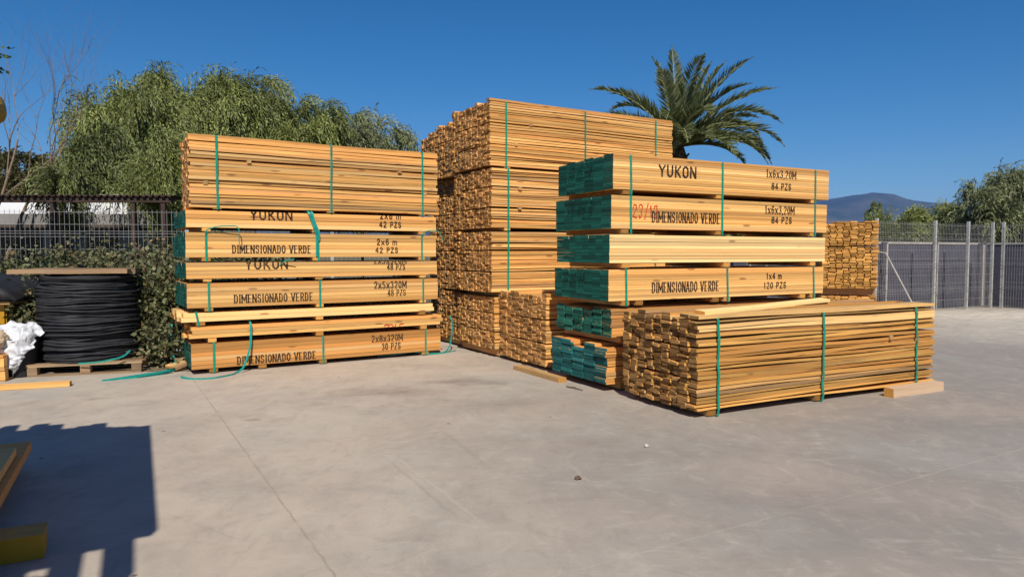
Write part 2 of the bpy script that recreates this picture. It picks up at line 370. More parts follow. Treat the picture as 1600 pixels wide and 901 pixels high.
def pack(label, P, yaw, s0, z0, L, W, H, cols, rows, side, end='e_brown', far='e_brown', rough=False, tiers=1, group=None, cat='timber pack',
         name='timber_pack', straps=(), bearers=(), bearer_h=.07, skew=0.0, jit=.012, y0=0.0, colgap=None, blocks=(), ragged=0, bulge=0.0, missing=None, bearer_w=.09, bearer_in=0.0, topcols=None, wane=.10, tmin=.90, rgap=.010, strap_mat='strap', strap_bottom=True, ztilt=0.0, colh=None):
    d = Vector((math.cos(yaw), math.sin(yaw), 0)); n = Vector((-d.y, d.x, 0))
    zb = z0 - (bearer_h if bearers else 0)
    root = thing(name, label, cat, Vector((P[0], P[1], 0)) + d * s0 + n * y0 + Vector((0, 0, zb)), yaw, group)
    zo = z0 - zb
    painted = end in ('e_green', 'e_teal', 'e_sage')
    OFF[root.name] = (s0, zb)
    mb = MB(); tg = (.016 if tiers > 1 else 0) if rough else 0
    th = (H - tg * (tiers - 1)) / rows; wd = W / cols
    rpt = rows / tiers
    cj = [random.gauss(0, jit * (.25 if rough else .3)) for _ in range(cols)]
    for r in range(rows):
        tier = int(r // rpt)
        zz = zo + r * th + tier * tg
        for c in range(cols):
            if missing and missing(c, r) and c: continue
            outer = (c == 0) or (c == cols - 1) or r in (0, rows - 1)
            if not outer and rough is False and False: continue
            tt = rt()
            e = random.gauss(0, jit) + cj[c] + skew * c * wd
            e2 = random.gauss(0, jit) - cj[c] * .5
            gy = (colgap if colgap else (rgap if rough else .0012))
            ch = colh[c] if colh else 0.0
            cap = .03 if painted and c and r < rows - 1 else 0.0      # end sealer runs a little way up the inner faces
            if rough:
                if c == 0: xb = [0.0] + sorted((q + 1) * wd + (random.uniform(-.22, .22) * wd if not colgap else 0) for q in range(cols - 1)) + [W]
                last = tiers > 1 and c >= cols - 2 and (r + 1) % rpt < 1
                cx0, w_ = xb[c], xb[c + 1] - xb[c] - gy; t_ = th * (random.uniform(tmin, .985) if random.random() < .8 else random.uniform(tmin - .16, tmin))
                if last: t_ = th + tg - .0005
                yj = random.gauss(0, .006) if c == 0 else random.uniform(-.004, .004)
                if cap: mb.board(e, e + cap, cx0 + yj, cx0 + w_ + yj, zz + ch * r / rows, zz + t_ + ch * r / rows, 1, 0, th * .05, tt, 1, 1, 1)
                mb.board(e + cap, L + e2, cx0 + yj, cx0 + w_ + yj, zz + ch * r / rows, zz + t_ + ch * r / rows, 9 if (c == 0 or r == rows - 1) else 1, th * wane if (c == 0 or r == rows - 1) else 0, th * wane, tt, 0, 1, 2, bow=random.uniform(-.01, .01), twist=random.uniform(-.004, .004))
            else:
                w_ = wd - gy; t_ = th * random.uniform(.90, .965)
                yj = random.uniform(0, .0034) if c == 0 else 0
                if cap: mb.board(e, e + cap, c * wd + yj, c * wd + w_ + yj, zz + ch * (r + 1) / rows, zz + t_ + ch * (r + 1) / rows, 1, 0, .0006, tt, 1, 1, 1)
                mb.board(e + cap, L + e2, c * wd + yj, c * wd + w_ + yj, zz + ch * (r + 1) / rows, zz + t_ + ch * (r + 1) / rows, 5 if (c == 0 or r == rows - 1) else 1, .0006 if c else 0.0003, .0009, tt, 0, 1, 2)
    for _ in range(ragged):
        c = random.randrange(cols); e = random.gauss(0, jit)
        zt = zo + H + random.uniform(0, .004)
        mb.board(e + skew * c * wd, L + e, c * wd, c * wd + wd * .95, zt, zt + th * .9, 8, .003, .003, rt(), 0, 1, 2, bow=random.uniform(0, .03))
    mb.build('boards', [M[side], M[end], M[far]], root)
    for s in straps:
        ln = 0.0
        if isinstance(s, tuple): s, ln = s
        strap(root, s - s0, .006 if strap_bottom else zo, zo + H + .004, W, bulge, ln, strap_mat, y0=-.017 if rough else -.007)
    for s in bearers:
        b = MB(); b.board(0, W - .02 + bearer_in, -bearer_w / 2, bearer_w / 2, .010, zo - .003, 1, 0, .002, rt(), 0, 1, 1)
        o = b.build('bearer', [M['w_bearer'], M['e_tan']], root)
        o.location = (s - s0, .008 - bearer_in, 0); o.rotation_euler = (0, 0, math.pi / 2)
    for s, z in blocks:
        b = MB(); zz = z - zb
        b.box(s - s0 - .024, s - s0 + .024, -.016, .45, zz - .022, zz + .022, 0, rt(), .003)
        b.build('sticker', M['w_bearer'], root)
    return root

OFF = {}
def write(root, text, s0, s1, z0, z1, **kw):
    a, b = OFF[root.name]
    for q in ('zmax', 'zmin'):
        if q in kw: kw[q] -= b
    if kw.get('face') == 'end': a = 0
    def wdt(t): return sum(WID.get(c, 1.0) + .16 for c in t)
    un = (s1 - s0) / (wdt(text) - .16); x = s0 - a
    parts = list(text) if kw.get('name') == 'red_marking' else text.split(' ')
    for i, t in enumerate(parts):
        ln = (wdt(t) - .16) * un
        lettering(root, t, x, x + ln, z0 - b, z1 - b, **kw)
        x += ln + .16 * un + ((WID[' '] + .16) * un if kw.get('name') != 'red_marking' else 0)

def ribbon(mb, pts, wdt=.02, th=.002, flat=True):
    pts = [Vector(p) for p in pts]; vs = []
    for i, p in enumerate(pts):
        d = (pts[min(i + 1, len(pts) - 1)] - pts[max(i - 1, 0)]).normalized()
        a = d.cross(Vector((0, 0, 1)) if flat else Vector((-.47, .88, 0)))
        if a.length < .05: a = Vector((.88, .47, 0))
        a.normalize(); b = a.cross(d).normalized()
        vs += [p - a * wdt / 2 - b * th / 2, p + a * wdt / 2 - b * th / 2, p + a * wdt / 2 + b * th / 2, p - a * wdt / 2 + b * th / 2]
    fs = [(i * 4 + q, (i + 1) * 4 + q, (i + 1) * 4 + (q + 1) % 4, i * 4 + (q + 1) % 4) for i in range(len(pts) - 1) for q in range(4)]
    n = len(pts) - 1
    fs += [(3, 2, 1, 0), (n * 4, n * 4 + 1, n * 4 + 2, n * 4 + 3)]
    mb.add(vs, fs)
def curve(ctrl, n=8):
    P = [Vector(c) for c in ctrl]; P = [P[0] * 2 - P[1]] + P + [P[-1] * 2 - P[-2]]; o = []
    for i in range(1, len(P) - 2):
        for k in range(n):
            t = k / n; a, b, c, d = P[i - 1:i + 3]
            o.append(.5 * ((2 * b) + (c - a) * t + (2 * a - 5 * b + 4 * c - d) * t * t + (3 * b - a - 3 * c + d) * t ** 3))
    o.append(P[-2]); return o

# ================================================================== SETTING
def structure(name, o): o.name = name; o['kind'] = 'structure'; return o
# terrain to the horizon
k = NB('dry_earth'); p = k.pos()
M['earth'] = k.fin(k.mix(k.ramp(k.noise(p, .15, 6), .35, .65), (.17, .13, .085), (.12, .12, .055)), .95, .1)
mb = MB(); mb.add([(-9000, -3000, -.05), (9000, -3000, -.05), (9000, 9000, -.05), (-9000, 9000, -.05)], [(0, 1, 2, 3)])
structure('ground', mb.build('ground', M['earth']))
# concrete yard
def line_mask(k, p, a, b, width, wob=.012, seg=None):
    d = Vector((b[0] - a[0], b[1] - a[1])).normalized(); n = (-d.y, d.x)
    dt = k.n('ShaderNodeVectorMath', operation='DOT_PRODUCT'); k.l(p, dt.inputs[0]); dt.inputs[1].default_value = (n[0], n[1], 0)
    v = k.math('SUBTRACT', dt.outputs['Value'], n[0] * a[0] + n[1] * a[1])
    v = k.math('ADD', v, k.math('MULTIPLY', k.math('SUBTRACT', k.noise(p, 9, 3), .5), wob * 2))
    return k.ramp(k.math('ABSOLUTE', v), width, width * .35)
k = NB('yard_concrete'); p = k.pos()
big = k.noise(p, .28, 5, .55, .4); mid = k.noise(k.mapv(p, (1, 1, 1), rot=(0, 0, R(-28))), 1.3, 6, .6, .5)
sweep = k.noise(k.mapv(p, (1.2, .9, 1), rot=(0, 0, R(-12))), 1.5, 8, .68, 1.2); fine = k.noise(p, 60, 4, .6)
sx = k.n('ShaderNodeSeparateXYZ'); k.l(p, sx.inputs[0])
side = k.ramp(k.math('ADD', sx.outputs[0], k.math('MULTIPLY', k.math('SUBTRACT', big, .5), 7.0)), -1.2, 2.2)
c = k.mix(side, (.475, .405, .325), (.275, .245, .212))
c = k.mix(k.math('MULTIPLY', k.ramp(mid, .44, .70), .6), c, (.31, .27, .225))
c = k.mix(k.math('MULTIPLY', k.ramp(sweep, .5, .74), .40), c, (.27, .235, .20))
c = k.mix(k.math('MULTIPLY', k.ramp(sweep, .46, .25), .30), c, (.55, .49, .40))
spots = k.noise(k.mapv(p, (1, 2.2, 1)), .9, 3, .5); c = k.mix(k.math('MULTIPLY', k.ramp(spots, .66, .78), .55), c, (.20, .165, .14))
tyre = k.noise(k.mapv(p, (.35, 9, 1), rot=(0, 0, R(52))), 1.0, 4, .6, .2); c = k.mix(k.math('MULTIPLY', k.ramp(tyre, .62, .75), .14), c, (.22, .19, .17))
c = k.mix(k.math('MULTIPLY', k.ramp(fine, .5, .8), .16), c, (.22, .19, .16))
for (a, b, wdt, col, st) in (((-3.594, 7.847), (-.762, 2.981), .008, (.29, .24, .18), .7), ((.166, 2.981), (3.677, 4.991), .007, (.42, .37, .285), .7),
                             ((1.663, 5.163), (2.639, 3.562), .007, (.43, .38, .30), .5)):
    br = k.ramp(k.noise(p, 5.0, 4, .7), .32, .5)
    c = k.mix(k.math('MULTIPLY', k.math('MULTIPLY', line_mask(k, p, a, b, wdt), br), st), c, col)
scuff = k.noise(k.mapv(p, (3.0, .55, 1), rot=(0, 0, R(35))), 2.2, 7, .7, 1.4); c = k.mix(k.math('MULTIPLY', k.ramp(scuff, .56, .72), .20), c, (.235, .205, .18))
scuf2 = k.noise(k.mapv(p, (.8, 2.4, 1), rot=(0, 0, R(8))), 3.4, 7, .72, 1.0); c = k.mix(k.math('MULTIPLY', k.ramp(scuf2, .55, .72), .36), c, (.56, .50, .42))
hue = k.noise(p, .75, 5, .6, .6); c = k.mix(k.math('MULTIPLY', k.ramp(hue, .50, .68), .45), c, (.43, .345, .28)); c = k.mix(k.math('MULTIPLY', k.ramp(hue, .48, .32), .40), c, (.37, .36, .32))
vd = k.n('ShaderNodeTexVoronoi'); k.l(p, vd.inputs['Vector']); vd.inputs['Scale'].default_value = 2.6; vs_ = k.n('ShaderNodeSeparateColor'); k.l(vd.outputs['Color'], vs_.inputs[0])
c = k.mix(k.math('MULTIPLY', k.ramp(vd.outputs['Distance'], .05, .03), k.math('GREATER_THAN', vs_.outputs[0], .62)), c, (.14, .115, .095))
def seg_mask(a, b, width, soft):
    d = Vector((b[0] - a[0], b[1] - a[1])); L_ = d.length; d.normalize()
    al = k.n('ShaderNodeVectorMath', operation='DOT_PRODUCT'); k.l(p, al.inputs[0]); al.inputs[1].default_value = (d.x, d.y, 0)
    u_ = k.math('SUBTRACT', al.outputs['Value'], d.x * a[0] + d.y * a[1])
    e_ = k.math('MULTIPLY', k.ramp(u_, -.1, .25), k.ramp(u_, L_ + .1, L_ - .25))
    return k.math('MULTIPLY', line_mask(k, p, a, b, width, soft), e_)
for (a_, b_, wd_, st_, cl_) in (((-.55, 5.5), (-.15, 4.55), .03, .30, (.27, .225, .185)), ((-1.0, 5.0), (-.25, 3.6), .018, .35, (.28, .235, .19)), ((-.95, 5.05), (-.1, 3.5), .014, .3, (.52, .45, .36)), ((.55, 5.6), (2.6, 4.5), .016, .28, (.21, .185, .165)), ((2.2, 5.6), (3.6, 4.9), .014, .3, (.22, .19, .17)), ((.1, 3.5), (.9, 2.9), .012, .3, (.25, .21, .18)), ((-2.3, 4.0), (-1.2, 3.3), .012, .25, (.31, .26, .21)), ((.9, 4.4), (2.2, 3.4), .01, .3, (.23, .20, .18))):
    c = k.mix(k.math('MULTIPLY', seg_mask(a_, b_, wd_, .03), k.math('MULTIPLY', k.ramp(mid, .35, .5), st_)), c, cl_)
mott = k.noise(k.mapv(p, (1.3, 1.0, 1), rot=(0, 0, R(-20))), 4.2, 8, .74, .8); c = k.mix(k.math('MULTIPLY', k.ramp(mott, .52, .70), .34), c, (.22, .19, .165)); c = k.mix(k.math('MULTIPLY', k.ramp(mott, .46, .32), .30), c, (.56, .49, .40))
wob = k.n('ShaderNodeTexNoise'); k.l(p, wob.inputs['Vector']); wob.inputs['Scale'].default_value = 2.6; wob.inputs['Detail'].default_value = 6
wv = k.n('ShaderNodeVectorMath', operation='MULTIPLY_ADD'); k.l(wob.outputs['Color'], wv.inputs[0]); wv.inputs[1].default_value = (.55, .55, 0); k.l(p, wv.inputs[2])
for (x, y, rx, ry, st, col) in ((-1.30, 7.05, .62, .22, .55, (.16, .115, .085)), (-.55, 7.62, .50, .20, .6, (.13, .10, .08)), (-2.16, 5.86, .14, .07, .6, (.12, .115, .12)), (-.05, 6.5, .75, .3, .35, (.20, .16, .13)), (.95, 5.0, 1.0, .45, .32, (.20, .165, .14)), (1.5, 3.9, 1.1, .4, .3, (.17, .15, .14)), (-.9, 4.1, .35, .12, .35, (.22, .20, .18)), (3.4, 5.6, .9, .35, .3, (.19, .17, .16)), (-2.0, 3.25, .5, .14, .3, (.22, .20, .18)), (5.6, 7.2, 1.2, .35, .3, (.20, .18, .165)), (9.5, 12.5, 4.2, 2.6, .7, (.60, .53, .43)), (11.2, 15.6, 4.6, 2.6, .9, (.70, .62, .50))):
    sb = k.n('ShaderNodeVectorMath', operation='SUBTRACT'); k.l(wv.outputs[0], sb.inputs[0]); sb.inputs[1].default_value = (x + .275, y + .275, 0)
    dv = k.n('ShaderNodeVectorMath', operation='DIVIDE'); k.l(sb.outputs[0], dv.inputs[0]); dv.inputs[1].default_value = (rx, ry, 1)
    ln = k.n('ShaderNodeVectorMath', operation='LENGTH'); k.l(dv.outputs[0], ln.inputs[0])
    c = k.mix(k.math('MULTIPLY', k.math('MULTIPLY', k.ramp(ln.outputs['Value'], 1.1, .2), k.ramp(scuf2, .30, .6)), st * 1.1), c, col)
k.bump(k.math('ADD', fine, k.math('MULTIPLY', mid, 2.0)), .12, .01)
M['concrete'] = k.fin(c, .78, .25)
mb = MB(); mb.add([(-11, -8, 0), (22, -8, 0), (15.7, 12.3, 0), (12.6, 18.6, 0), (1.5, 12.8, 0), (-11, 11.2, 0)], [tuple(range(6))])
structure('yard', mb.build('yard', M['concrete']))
k = NB('litter_soil'); p = k.pos(); f = k.noise(p, 14, 6, .7)
M['soil'] = k.fin(k.mix(k.ramp(f, .35, .65), (.12, .085, .055), (.30, .23, .15)), .95, .1); k.bump(f, .8, .03)
mb = MB(); mb.add([(-10.8, 8.2, .004), (-6, 8.45, .004), (-4.4, 8.25, .004), (-3.6, 8.3, .004), (-2.6, 9.6, .004), (-1.6, 11.9, .004), (-10.8, 11.1, .004)], [tuple(range(7))])
structure('soil_strip', mb.build('soil_strip', M['soil']))

# far mountains (real distance, faded by the haze box)
k = NB('mountain_scrub'); p = k.pos(); f = k.noise(p, .004, 7, .65); f2 = k.noise(p, .02, 5, .7)
M['mount'] = k.fin(k.mix(k.ramp(k.math('ADD', f, k.math('MULTIPLY', f2, .35)), .55, .8), (.035, .05, .03), (.085, .085, .06)), .95, .05)
from mathutils import noise as mnoise
ridge = [(-8000, 150), (-3000, 230), (0, 330), (1300, 430), (2000, 405), (2450, 430), (2690, 462), (2880, 492), (3000, 478), (3180, 452), (3360, 436), (3560, 424), (3800, 415), (4050, 385), (4300, 350), (4700, 320), (5600, 240), (8000, 120)]
xs = np.linspace(-7500, 7800, 340); ny = 46
hz = np.interp(xs, [r[0] for r in ridge], [r[1] for r in ridge])
vs = []; fs = []
for j in range(ny):
    v = j / (ny - 1); y = 4300 + 2400 * v
    prof = math.sin(min(1, v / .7083) * math.pi / 2) ** 1.1 if v < .7083 else 1 - .5 * (v - .7083)
    for i, x in enumerate(xs):
        nn = mnoise.fractal(Vector((x * .0012, y * .0012, .7)), 1.0, 2.1, 7)
        vs.append((x, y, -6 + hz[i] * prof * (1 + .34 * nn * (1 - prof ** 6)) + (5 * mnoise.noise(Vector((x * .01, y * .01, 3))))))
nx = len(xs)
for j in range(ny - 1):
    for i in range(nx - 1): fs.append((j * nx + i, j * nx + i + 1, (j + 1) * nx + i + 1, (j + 1) * nx + i))
mb = MB(); mb.add(vs, fs); structure('mountains', mb.build('mountains', M['mount'], smooth=True))

# haze
k = bpy.data.materials.new('air_haze'); k.use_nodes = True; t = k.node_tree; t.nodes.clear()
o_ = t.nodes.new('ShaderNodeOutputMaterial'); pv = t.nodes.new('ShaderNodeVolumePrincipled')
pv.inputs['Density'].default_value = 8.5e-5; pv.inputs['Color'].default_value = (.16, .40, 1.0, 1); pv.inputs['Anisotropy'].default_value = 0.0
t.links.new(pv.outputs[0], o_.inputs['Volume'])
mb = MB(); mb.box(-8600, 8600, -2500, 8500, -60, 560)
hz_o = mb.build('haze', k); hz_o['kind'] = 'stuff'; hz_o['label'] = 'thin blue haze in the air over the plain'
HAZE = hz_o

# ================================================================== TIMBER STACKS
PA, YA = (-3.684, 8.013), R(32.1)
PC, YC = (.967, 7.028), R(28.0)
PF, YF = (1.537, 5.868), R(27.4)
PB, YB = (-.231, 9.344), R(30.5)
PG = (.364, 8.275)

# ---- left stack A
GA = 'timber packs of the left stack'
a1 = pack('brown plank pack stencilled 2x8x320M, lowest pack of the left stack', PA, YA, .01, .06, 3.17, 1.0, .292, 5, 6, 'w_brown', 'e_green', 'e_brown', group=GA,
          straps=(.253, 1.538, 2.954), bearers=(.25, .80, 1.538, 2.954), bearer_h=.058, jit=.001)
write(a1, 'DIMENSIONADO VERDE', .503, 1.445, .082, .172, serif=True)
write(a1, '2x8x320M', 2.175, 2.615, .236, .316, serif=True); write(a1, '30 PZS', 2.315, 2.586, .125, .205, serif=True)
a2 = pack('thin yellow plank layer with cut-off red numerals, second from the left stack\'s bottom', PA, YA, .018, .417, 3.165, 1.0, .133, 6, 3, 'w_tan', 'e_tan', 'e_tan', group=GA,
          bearers=(.24, 1.50, 2.93), bearer_h=.064, jit=.03, bearer_in=.0)
write(a2, '2X5', 2.344, 2.644, .345, .455, mat='ink_red', zmin=.42, wob=.006, bold=.6, name='red_marking')
a3 = pack('pale two-row plank layer jutting out at its left end in the left stack', PA, YA, -.075, .608, 3.15, 1.0, .104, 6, 2, 'w_pale', 'e_tan', 'e_tan', group=GA,
          straps=((.10, -.03), ), bearers=(.12, 1.50, 2.91), bearer_h=.056, jit=.03)
a4 = pack('yellow timber pack stencilled 2x5x320M above the pale thin layer of the left stack', PA, YA, -.022, .768, 3.165, 1.02, .285, 8, 6, 'w_tan', 'e_green', 'e_tan', group=GA,
          straps=(.212, 1.507, 2.921), bearers=(.212, 1.507, 2.921), bearer_h=.054, jit=.001)
write(a4, 'DIMENSIONADO VERDE', .482, 1.417, .815, .905, serif=True)
write(a4, '2x5x320M', 2.217, 2.676, .938, 1.022, serif=True); write(a4, '48 PZS', 2.405, 2.666, .835, .910, serif=True)
a5 = pack('thin yellow pack with a faded black word, fourth from the left stack\'s top', PA, YA, -.023, 1.104, 3.155, 1.02, .188, 8, 4, 'w_tan', 'e_green', 'e_tan', group=GA,
          bearers=(.20, 1.50, 2.92), bearer_h=.047, jit=.001)
write(a5, 'YUKON', .611, 1.117, 1.214, 1.316, zmax=1.289)
write(a5, '2x5x320M', 2.217, 2.676, 1.262, 1.345, serif=True, zmax=1.289); write(a5, '48 PZS', 2.40, 2.66, 1.180, 1.252, serif=True)
a6 = pack('yellow pack stencilled 2x6 m, 42 PZS in full, double strap amid it', PA, YA, -.024, 1.350, 3.143, 1.08, .287, 7, 6, 'w_tan', 'e_green', 'e_tan', group=GA,
          straps=(.194, 1.493, 2.906), bearers=(.194, 1.47, 2.906), bearer_h=.055, jit=.001)
write(a6, 'DIMENSIONADO VERDE', .472, 1.402, 1.402, 1.490, serif=True)
write(a6, '2x6 m', 2.258, 2.544, 1.508, 1.578); write(a6, '42 PZS', 2.239, 2.561, 1.405, 1.468)
a7 = pack('thin yellow pack with cut-off lettering right under the left stack\'s unmarked top pack', PA, YA, -.015, 1.694, 3.135, 1.08, .198, 7, 4, 'w_tan', 'e_green', 'e_tan', group=GA,
          bearers=(.20, 1.47, 2.91), bearer_h=.054, jit=.001)
write(a7, 'YUKON', .68, 1.18, 1.800, 1.905, zmax=1.888)
write(a7, '2x6 m', 2.305, 2.601, 1.850, 1.922, zmax=1.888); write(a7, '42 PZS', 2.296, 2.609, 1.738, 1.806)
a8 = pack('tall rough unmarked plank pack with three green straps on top of the left stack', PA, YA, .03, 1.925, 3.115, 1.0, .825, 10, 21, 'w_orange', 'e_brown', 'e_brown', rough=True, tiers=3, group=GA,
          straps=((.326, -.004), (1.66, .01), (2.916, -.002)), bearers=(.326, 1.66, 2.916), bearer_h=.030, blocks=((.683, 2.476), (.201, 2.205), (2.588, 2.476), (2.948, 2.205)), skew=.05, bulge=.004, jit=.010)

# ---- tall rough stack B : two columns of packs
GB = 'rough plank packs of the tall stack'
RB = dict(rough=True, tiers=3, side='w_orange', end='e_brown', far='e_brown', group=GB, jit=.007, wane=.14, tmin=.84, rgap=.014)
pack('rough plank pack on the very top of the tall stack, the highest in the yard', PB, YB, -.07, 2.558, 3.2, 1.13, .83, 13, 27, straps=((.17, .0), (1.47, -.004), (2.787, -.004)), bearers=(.2, 1.5, 2.8), bearer_h=.04, blocks=((.559, 3.125), (.328, 2.845)), bulge=.004, ragged=4, **RB)
pack('rough plank pack second from the top in the front column of the tall stack', PB, YB, -.045, 1.738, 3.2, 1.13, .78, 13, 26, straps=((.205, .0), (1.47, .0), (2.8, 0)), bearers=(.2, 1.5, 2.8), bearer_h=.05, blocks=((.388, 2.262), (.388, 2.002)), bulge=.004, **RB)
pack('rough plank pack third from the top in the front column of the tall stack', PB, YB, -.045, .874, 3.2, 1.13, .81, 13, 26, straps=((.20, .005), (1.47, .0), (2.8, 0)), bearers=(.2, 1.5, 2.8), bearer_h=.066, bulge=.004, **RB)
pack('rough plank pack at the foot of the front column of the tall stack, in shade', PB, YB, .0, .115, 3.2, 1.13, .69, 13, 23, straps=((.12, .0), (1.47, .0), (2.8, 0)), bearers=(.12, 1.5, 2.8), bearer_h=.105, bulge=.004, **RB)
Y2 = 1.165
pack('rough plank pack topping the rear column, behind the highest pack of the tall stack', PB, YB, -.05, 2.53, 3.2, 1.16, .75, 13, 25, bearers=(.2, 1.5, 2.8), bearer_h=.014, y0=Y2, ragged=2, missing=lambda c, r: r >= 24 and c >= 7 or r >= 22 and c >= 10, **RB)
pack('rough plank pack second from the top in the tall stack\'s rear column', PB, YB, .06, 1.70, 3.2, 1.10, .81, 13, 26, bearers=(.2, 1.5, 2.8), bearer_h=.014, y0=Y2, **RB)
pack('rough plank pack third from the top in the rear column of the tall stack', PB, YB, .06, .86, 3.2, 1.10, .822, 13, 26, bearers=(.2, 1.5, 2.8), bearer_h=.03, y0=Y2, **RB)
pack('rough plank pack at the foot of the tall stack\'s rear column, beside the left stack', PB, YB, .08, .10, 3.2, 1.10, .725, 13, 23, bearers=(.2, 1.5, 2.8), bearer_h=.09, y0=Y2, **RB)

# ---- short pack G
pack('squat rough plank pack on the ground between the tall stack and the green-ended stack', PG, R(28.5), .04, .05, 3.2, 1.19, .835, 11, 27, 'w_orange', 'e_brown', 'e_brown', rough=True, tiers=3, jit=.007, wane=.14, tmin=.84, rgap=.014,
     bearers=(.2, 1.5, 2.9), bearer_h=.046, ragged=3)

# ---- right stack C with green painted ends
GC = 'timber packs of the green-ended stack'
c1 = pack('bottom pack of the green-ended stack, worn teal ends in loose uneven columns', PC, YC, -.02, .075, 3.2, 1.06, .39, 5, 12, 'w_brown', 'e_teal', 'e_brown', rough=True, group=GC, colgap=.014,
          bearers=(.2, 1.5, 2.9), bearer_h=.07, jit=.007, colh=(-.03, -.005, -.045, .01, .0), missing=lambda c, r: r == 11 and c in (0, 2))
c2 = pack('sage green ended pack with gappy columns, second from the bottom of its stack', PC, YC, .03, .552, 3.2, 1.07, .285, 6, 9, 'w_brown', 'e_sage', 'e_brown', rough=True, group=GC, colgap=.034,
          bearers=(.2, 1.5, 2.9), bearer_h=.075, jit=.008, colh=(0, .01, -.01, .01, -.02, .005), missing=lambda c, r: r == 8 and c in (2, 3))
c3 = pack('yellow timber pack stencilled 1x4 m and 120 PZS in the green-ended stack', PC, YC, -.002, .917, 3.175, 1.03, .315, 7, 12, 'w_tan', 'e_green', 'e_tan', group=GC, straps=((.218, -.008), (1.612, -.017), (3.01, -.02)),
          bearers=(.218, .394, 1.441, 1.612, 2.826, 3.0), bearer_h=.062, jit=.001)
write(c3, 'DIMENSIONADO VERDE', .541, 1.477, .99, 1.092, serif=True)
write(c3, '1x4 m', 2.201, 2.45, 1.102, 1.168); write(c3, '120 PZS', 2.162, 2.53, .995, 1.06)
c4 = pack('pale unmarked timber pack in the middle of the green-ended stack', PC, YC, .008, 1.299, 3.185, 1.0, .286, 8, 8, 'w_pale', 'e_green', 'e_tan', group=GC,
          bearers=(.215, 1.60, 2.99), bearer_h=.062, jit=.001)
c5 = pack('yellow timber pack with red handwritten 23/12 near the top of the green-ended stack', PC, YC, .025, 1.645, 3.185, 1.05, .333, 6, 14, 'w_tan', 'e_green', 'e_tan', group=GC, straps=((.268, -.006), (1.512, -.003), (3.004, -.008)),
          bearers=(.20, 1.48, 2.98), bearer_h=.056, jit=.001)
write(c5, 'DIMENSIONADO VERDE', .532, 1.475, 1.722, 1.825, serif=True)
write(c5, '1x6x3,20M', 2.161, 2.644, 1.852, 1.935, serif=True); write(c5, '84 PZS', 2.267, 2.605, 1.742, 1.81)
write(c5, '23/12', .285, .615, 1.765, 1.885, mat='ink_red', wob=.007, bold=.6, name='red_marking')
c6 = pack('yellow pack with one large black word, on top of the green-ended stack', PC, YC, .044, 2.036, 3.19, 1.03, .342, 6, 14, 'w_tan', 'e_green', 'e_tan', group=GC, straps=((.268, -.010), (1.51, -.006), (2.998, -.008)),
          bearers=(.22, 1.475, 2.98), bearer_h=.054, jit=.001, colh=(.012, .0, .01, -.004, .006, -.01))
write(c6, 'YUKON', .618, 1.13, 2.195, 2.305)
write(c6, '1x6x3,20M', 2.171, 2.66, 2.262, 2.345, serif=True); write(c6, '84 PZS', 2.257, 2.583, 2.13, 2.195)
write(c6, '20 H2 28', -.78, -.33, 2.23, 2.32, mat='ink_end', face='end', yoff=-.022, wob=.006, bold=.6, name='marker_writing')
write(c5, '26 H2 A', -.78, -.28, 1.83, 1.93, mat='ink_end', face='end', yoff=-.022, wob=.006, bold=.6, name='marker_writing')
write(c3, '81 40 44', -.80, -.38, 1.09, 1.19, mat='ink_end', face='end', yoff=-.026, wob=.006, bold=.6, name='marker_writing')

# ---- front rough pack F
f1 = pack('long rough weathered plank pack alone on the concrete, nearest to the viewer', PF, YF, .02, .062, 3.24, 1.05, .775, 9, 23, 'w_rough', 'e_weather', 'e_brown', rough=True, tiers=3, straps=((.245, -.012), (1.547, .0), (2.965, -.03)),
          bearers=(.20, 1.53, 2.93), bearer_h=.060, jit=.009, bulge=.014, ragged=5, wane=.24, tmin=.82, rgap=.024, blocks=((2.55, .55),))
mb = MB(); mb.board(0, 2.38, -.055, .055, 0, .028, 10, .004, .006, (.8, .2, .4), 0, 1, 1, bow=.03)
o = mb.build('loose_plank', [M['w_pale'], M['e_tan']]); o.location = (1.62, 6.06, .868); o.rotation_euler = (R(2), R(0), R(41.5))
tag(o, 'pale loose plank lying slanted across the top of the nearest pack', 'plank')
mb = MB(); mb.board(0, .81, -.05, .05, .002, .092, 4, .001, .004, (.55, .8, .4), 0, 1, 1)
o = mb.build('timber_baulk', [M['w_grey'], M['e_tan']]); o.location = (3.66, 6.78, 0); o.rotation_euler = (0, 0, R(27.9))
tag(o, 'squared weathered timber baulk on the concrete before the right end of the nearest pack', 'timber')
mb = MB(); mb.board(0, 1.0, -.05, .05, .002, .05, 4, .001, .004, (.55, .3, .4), 0, 1, 1)
o = mb.build('timber_plank', [M['w_bearer'], M['e_tan']]); o.location = (.06, 8.44, 0); o.rotation_euler = (0, 0, R(-61))
tag(o, 'short brown plank on the concrete along the foot of the squat rough pack', 'plank')

# ---- rear right stack E
GE = 'rough plank packs of the rear right stack'
PE, YE = (7.275, 14.0), R(72)
RE = dict(rough=True, side='w_orange', end='e_tan', far='e_brown', group=GE, jit=.007, wane=.16, tmin=.82, rgap=.018, bearer_h=.016)
for lab, z, h, bz, rows, rg in (('lowest rough pack of the rear right stack, hidden behind the nearest pack', .09, .44, .09, 11, 0), ('rough plank pack, lowest visible tier of the rear right stack, board ends to viewer', .69, .395, .15, 10, 0),
                        ('rough plank pack in the middle tier of the rear right stack', 1.105, .42, .016, 10, 0), ('rough plank pack on top of the rear right stack before the grey fence', 1.545, .45, .016, 11, 5)):
    RE['bearer_h'] = bz
    pack(lab, PE, YE, 0, z, 3.2, 1.04, h, 8, rows + 2, bearers=(.2, 1.5, 2.9), ragged=rg, **RE)

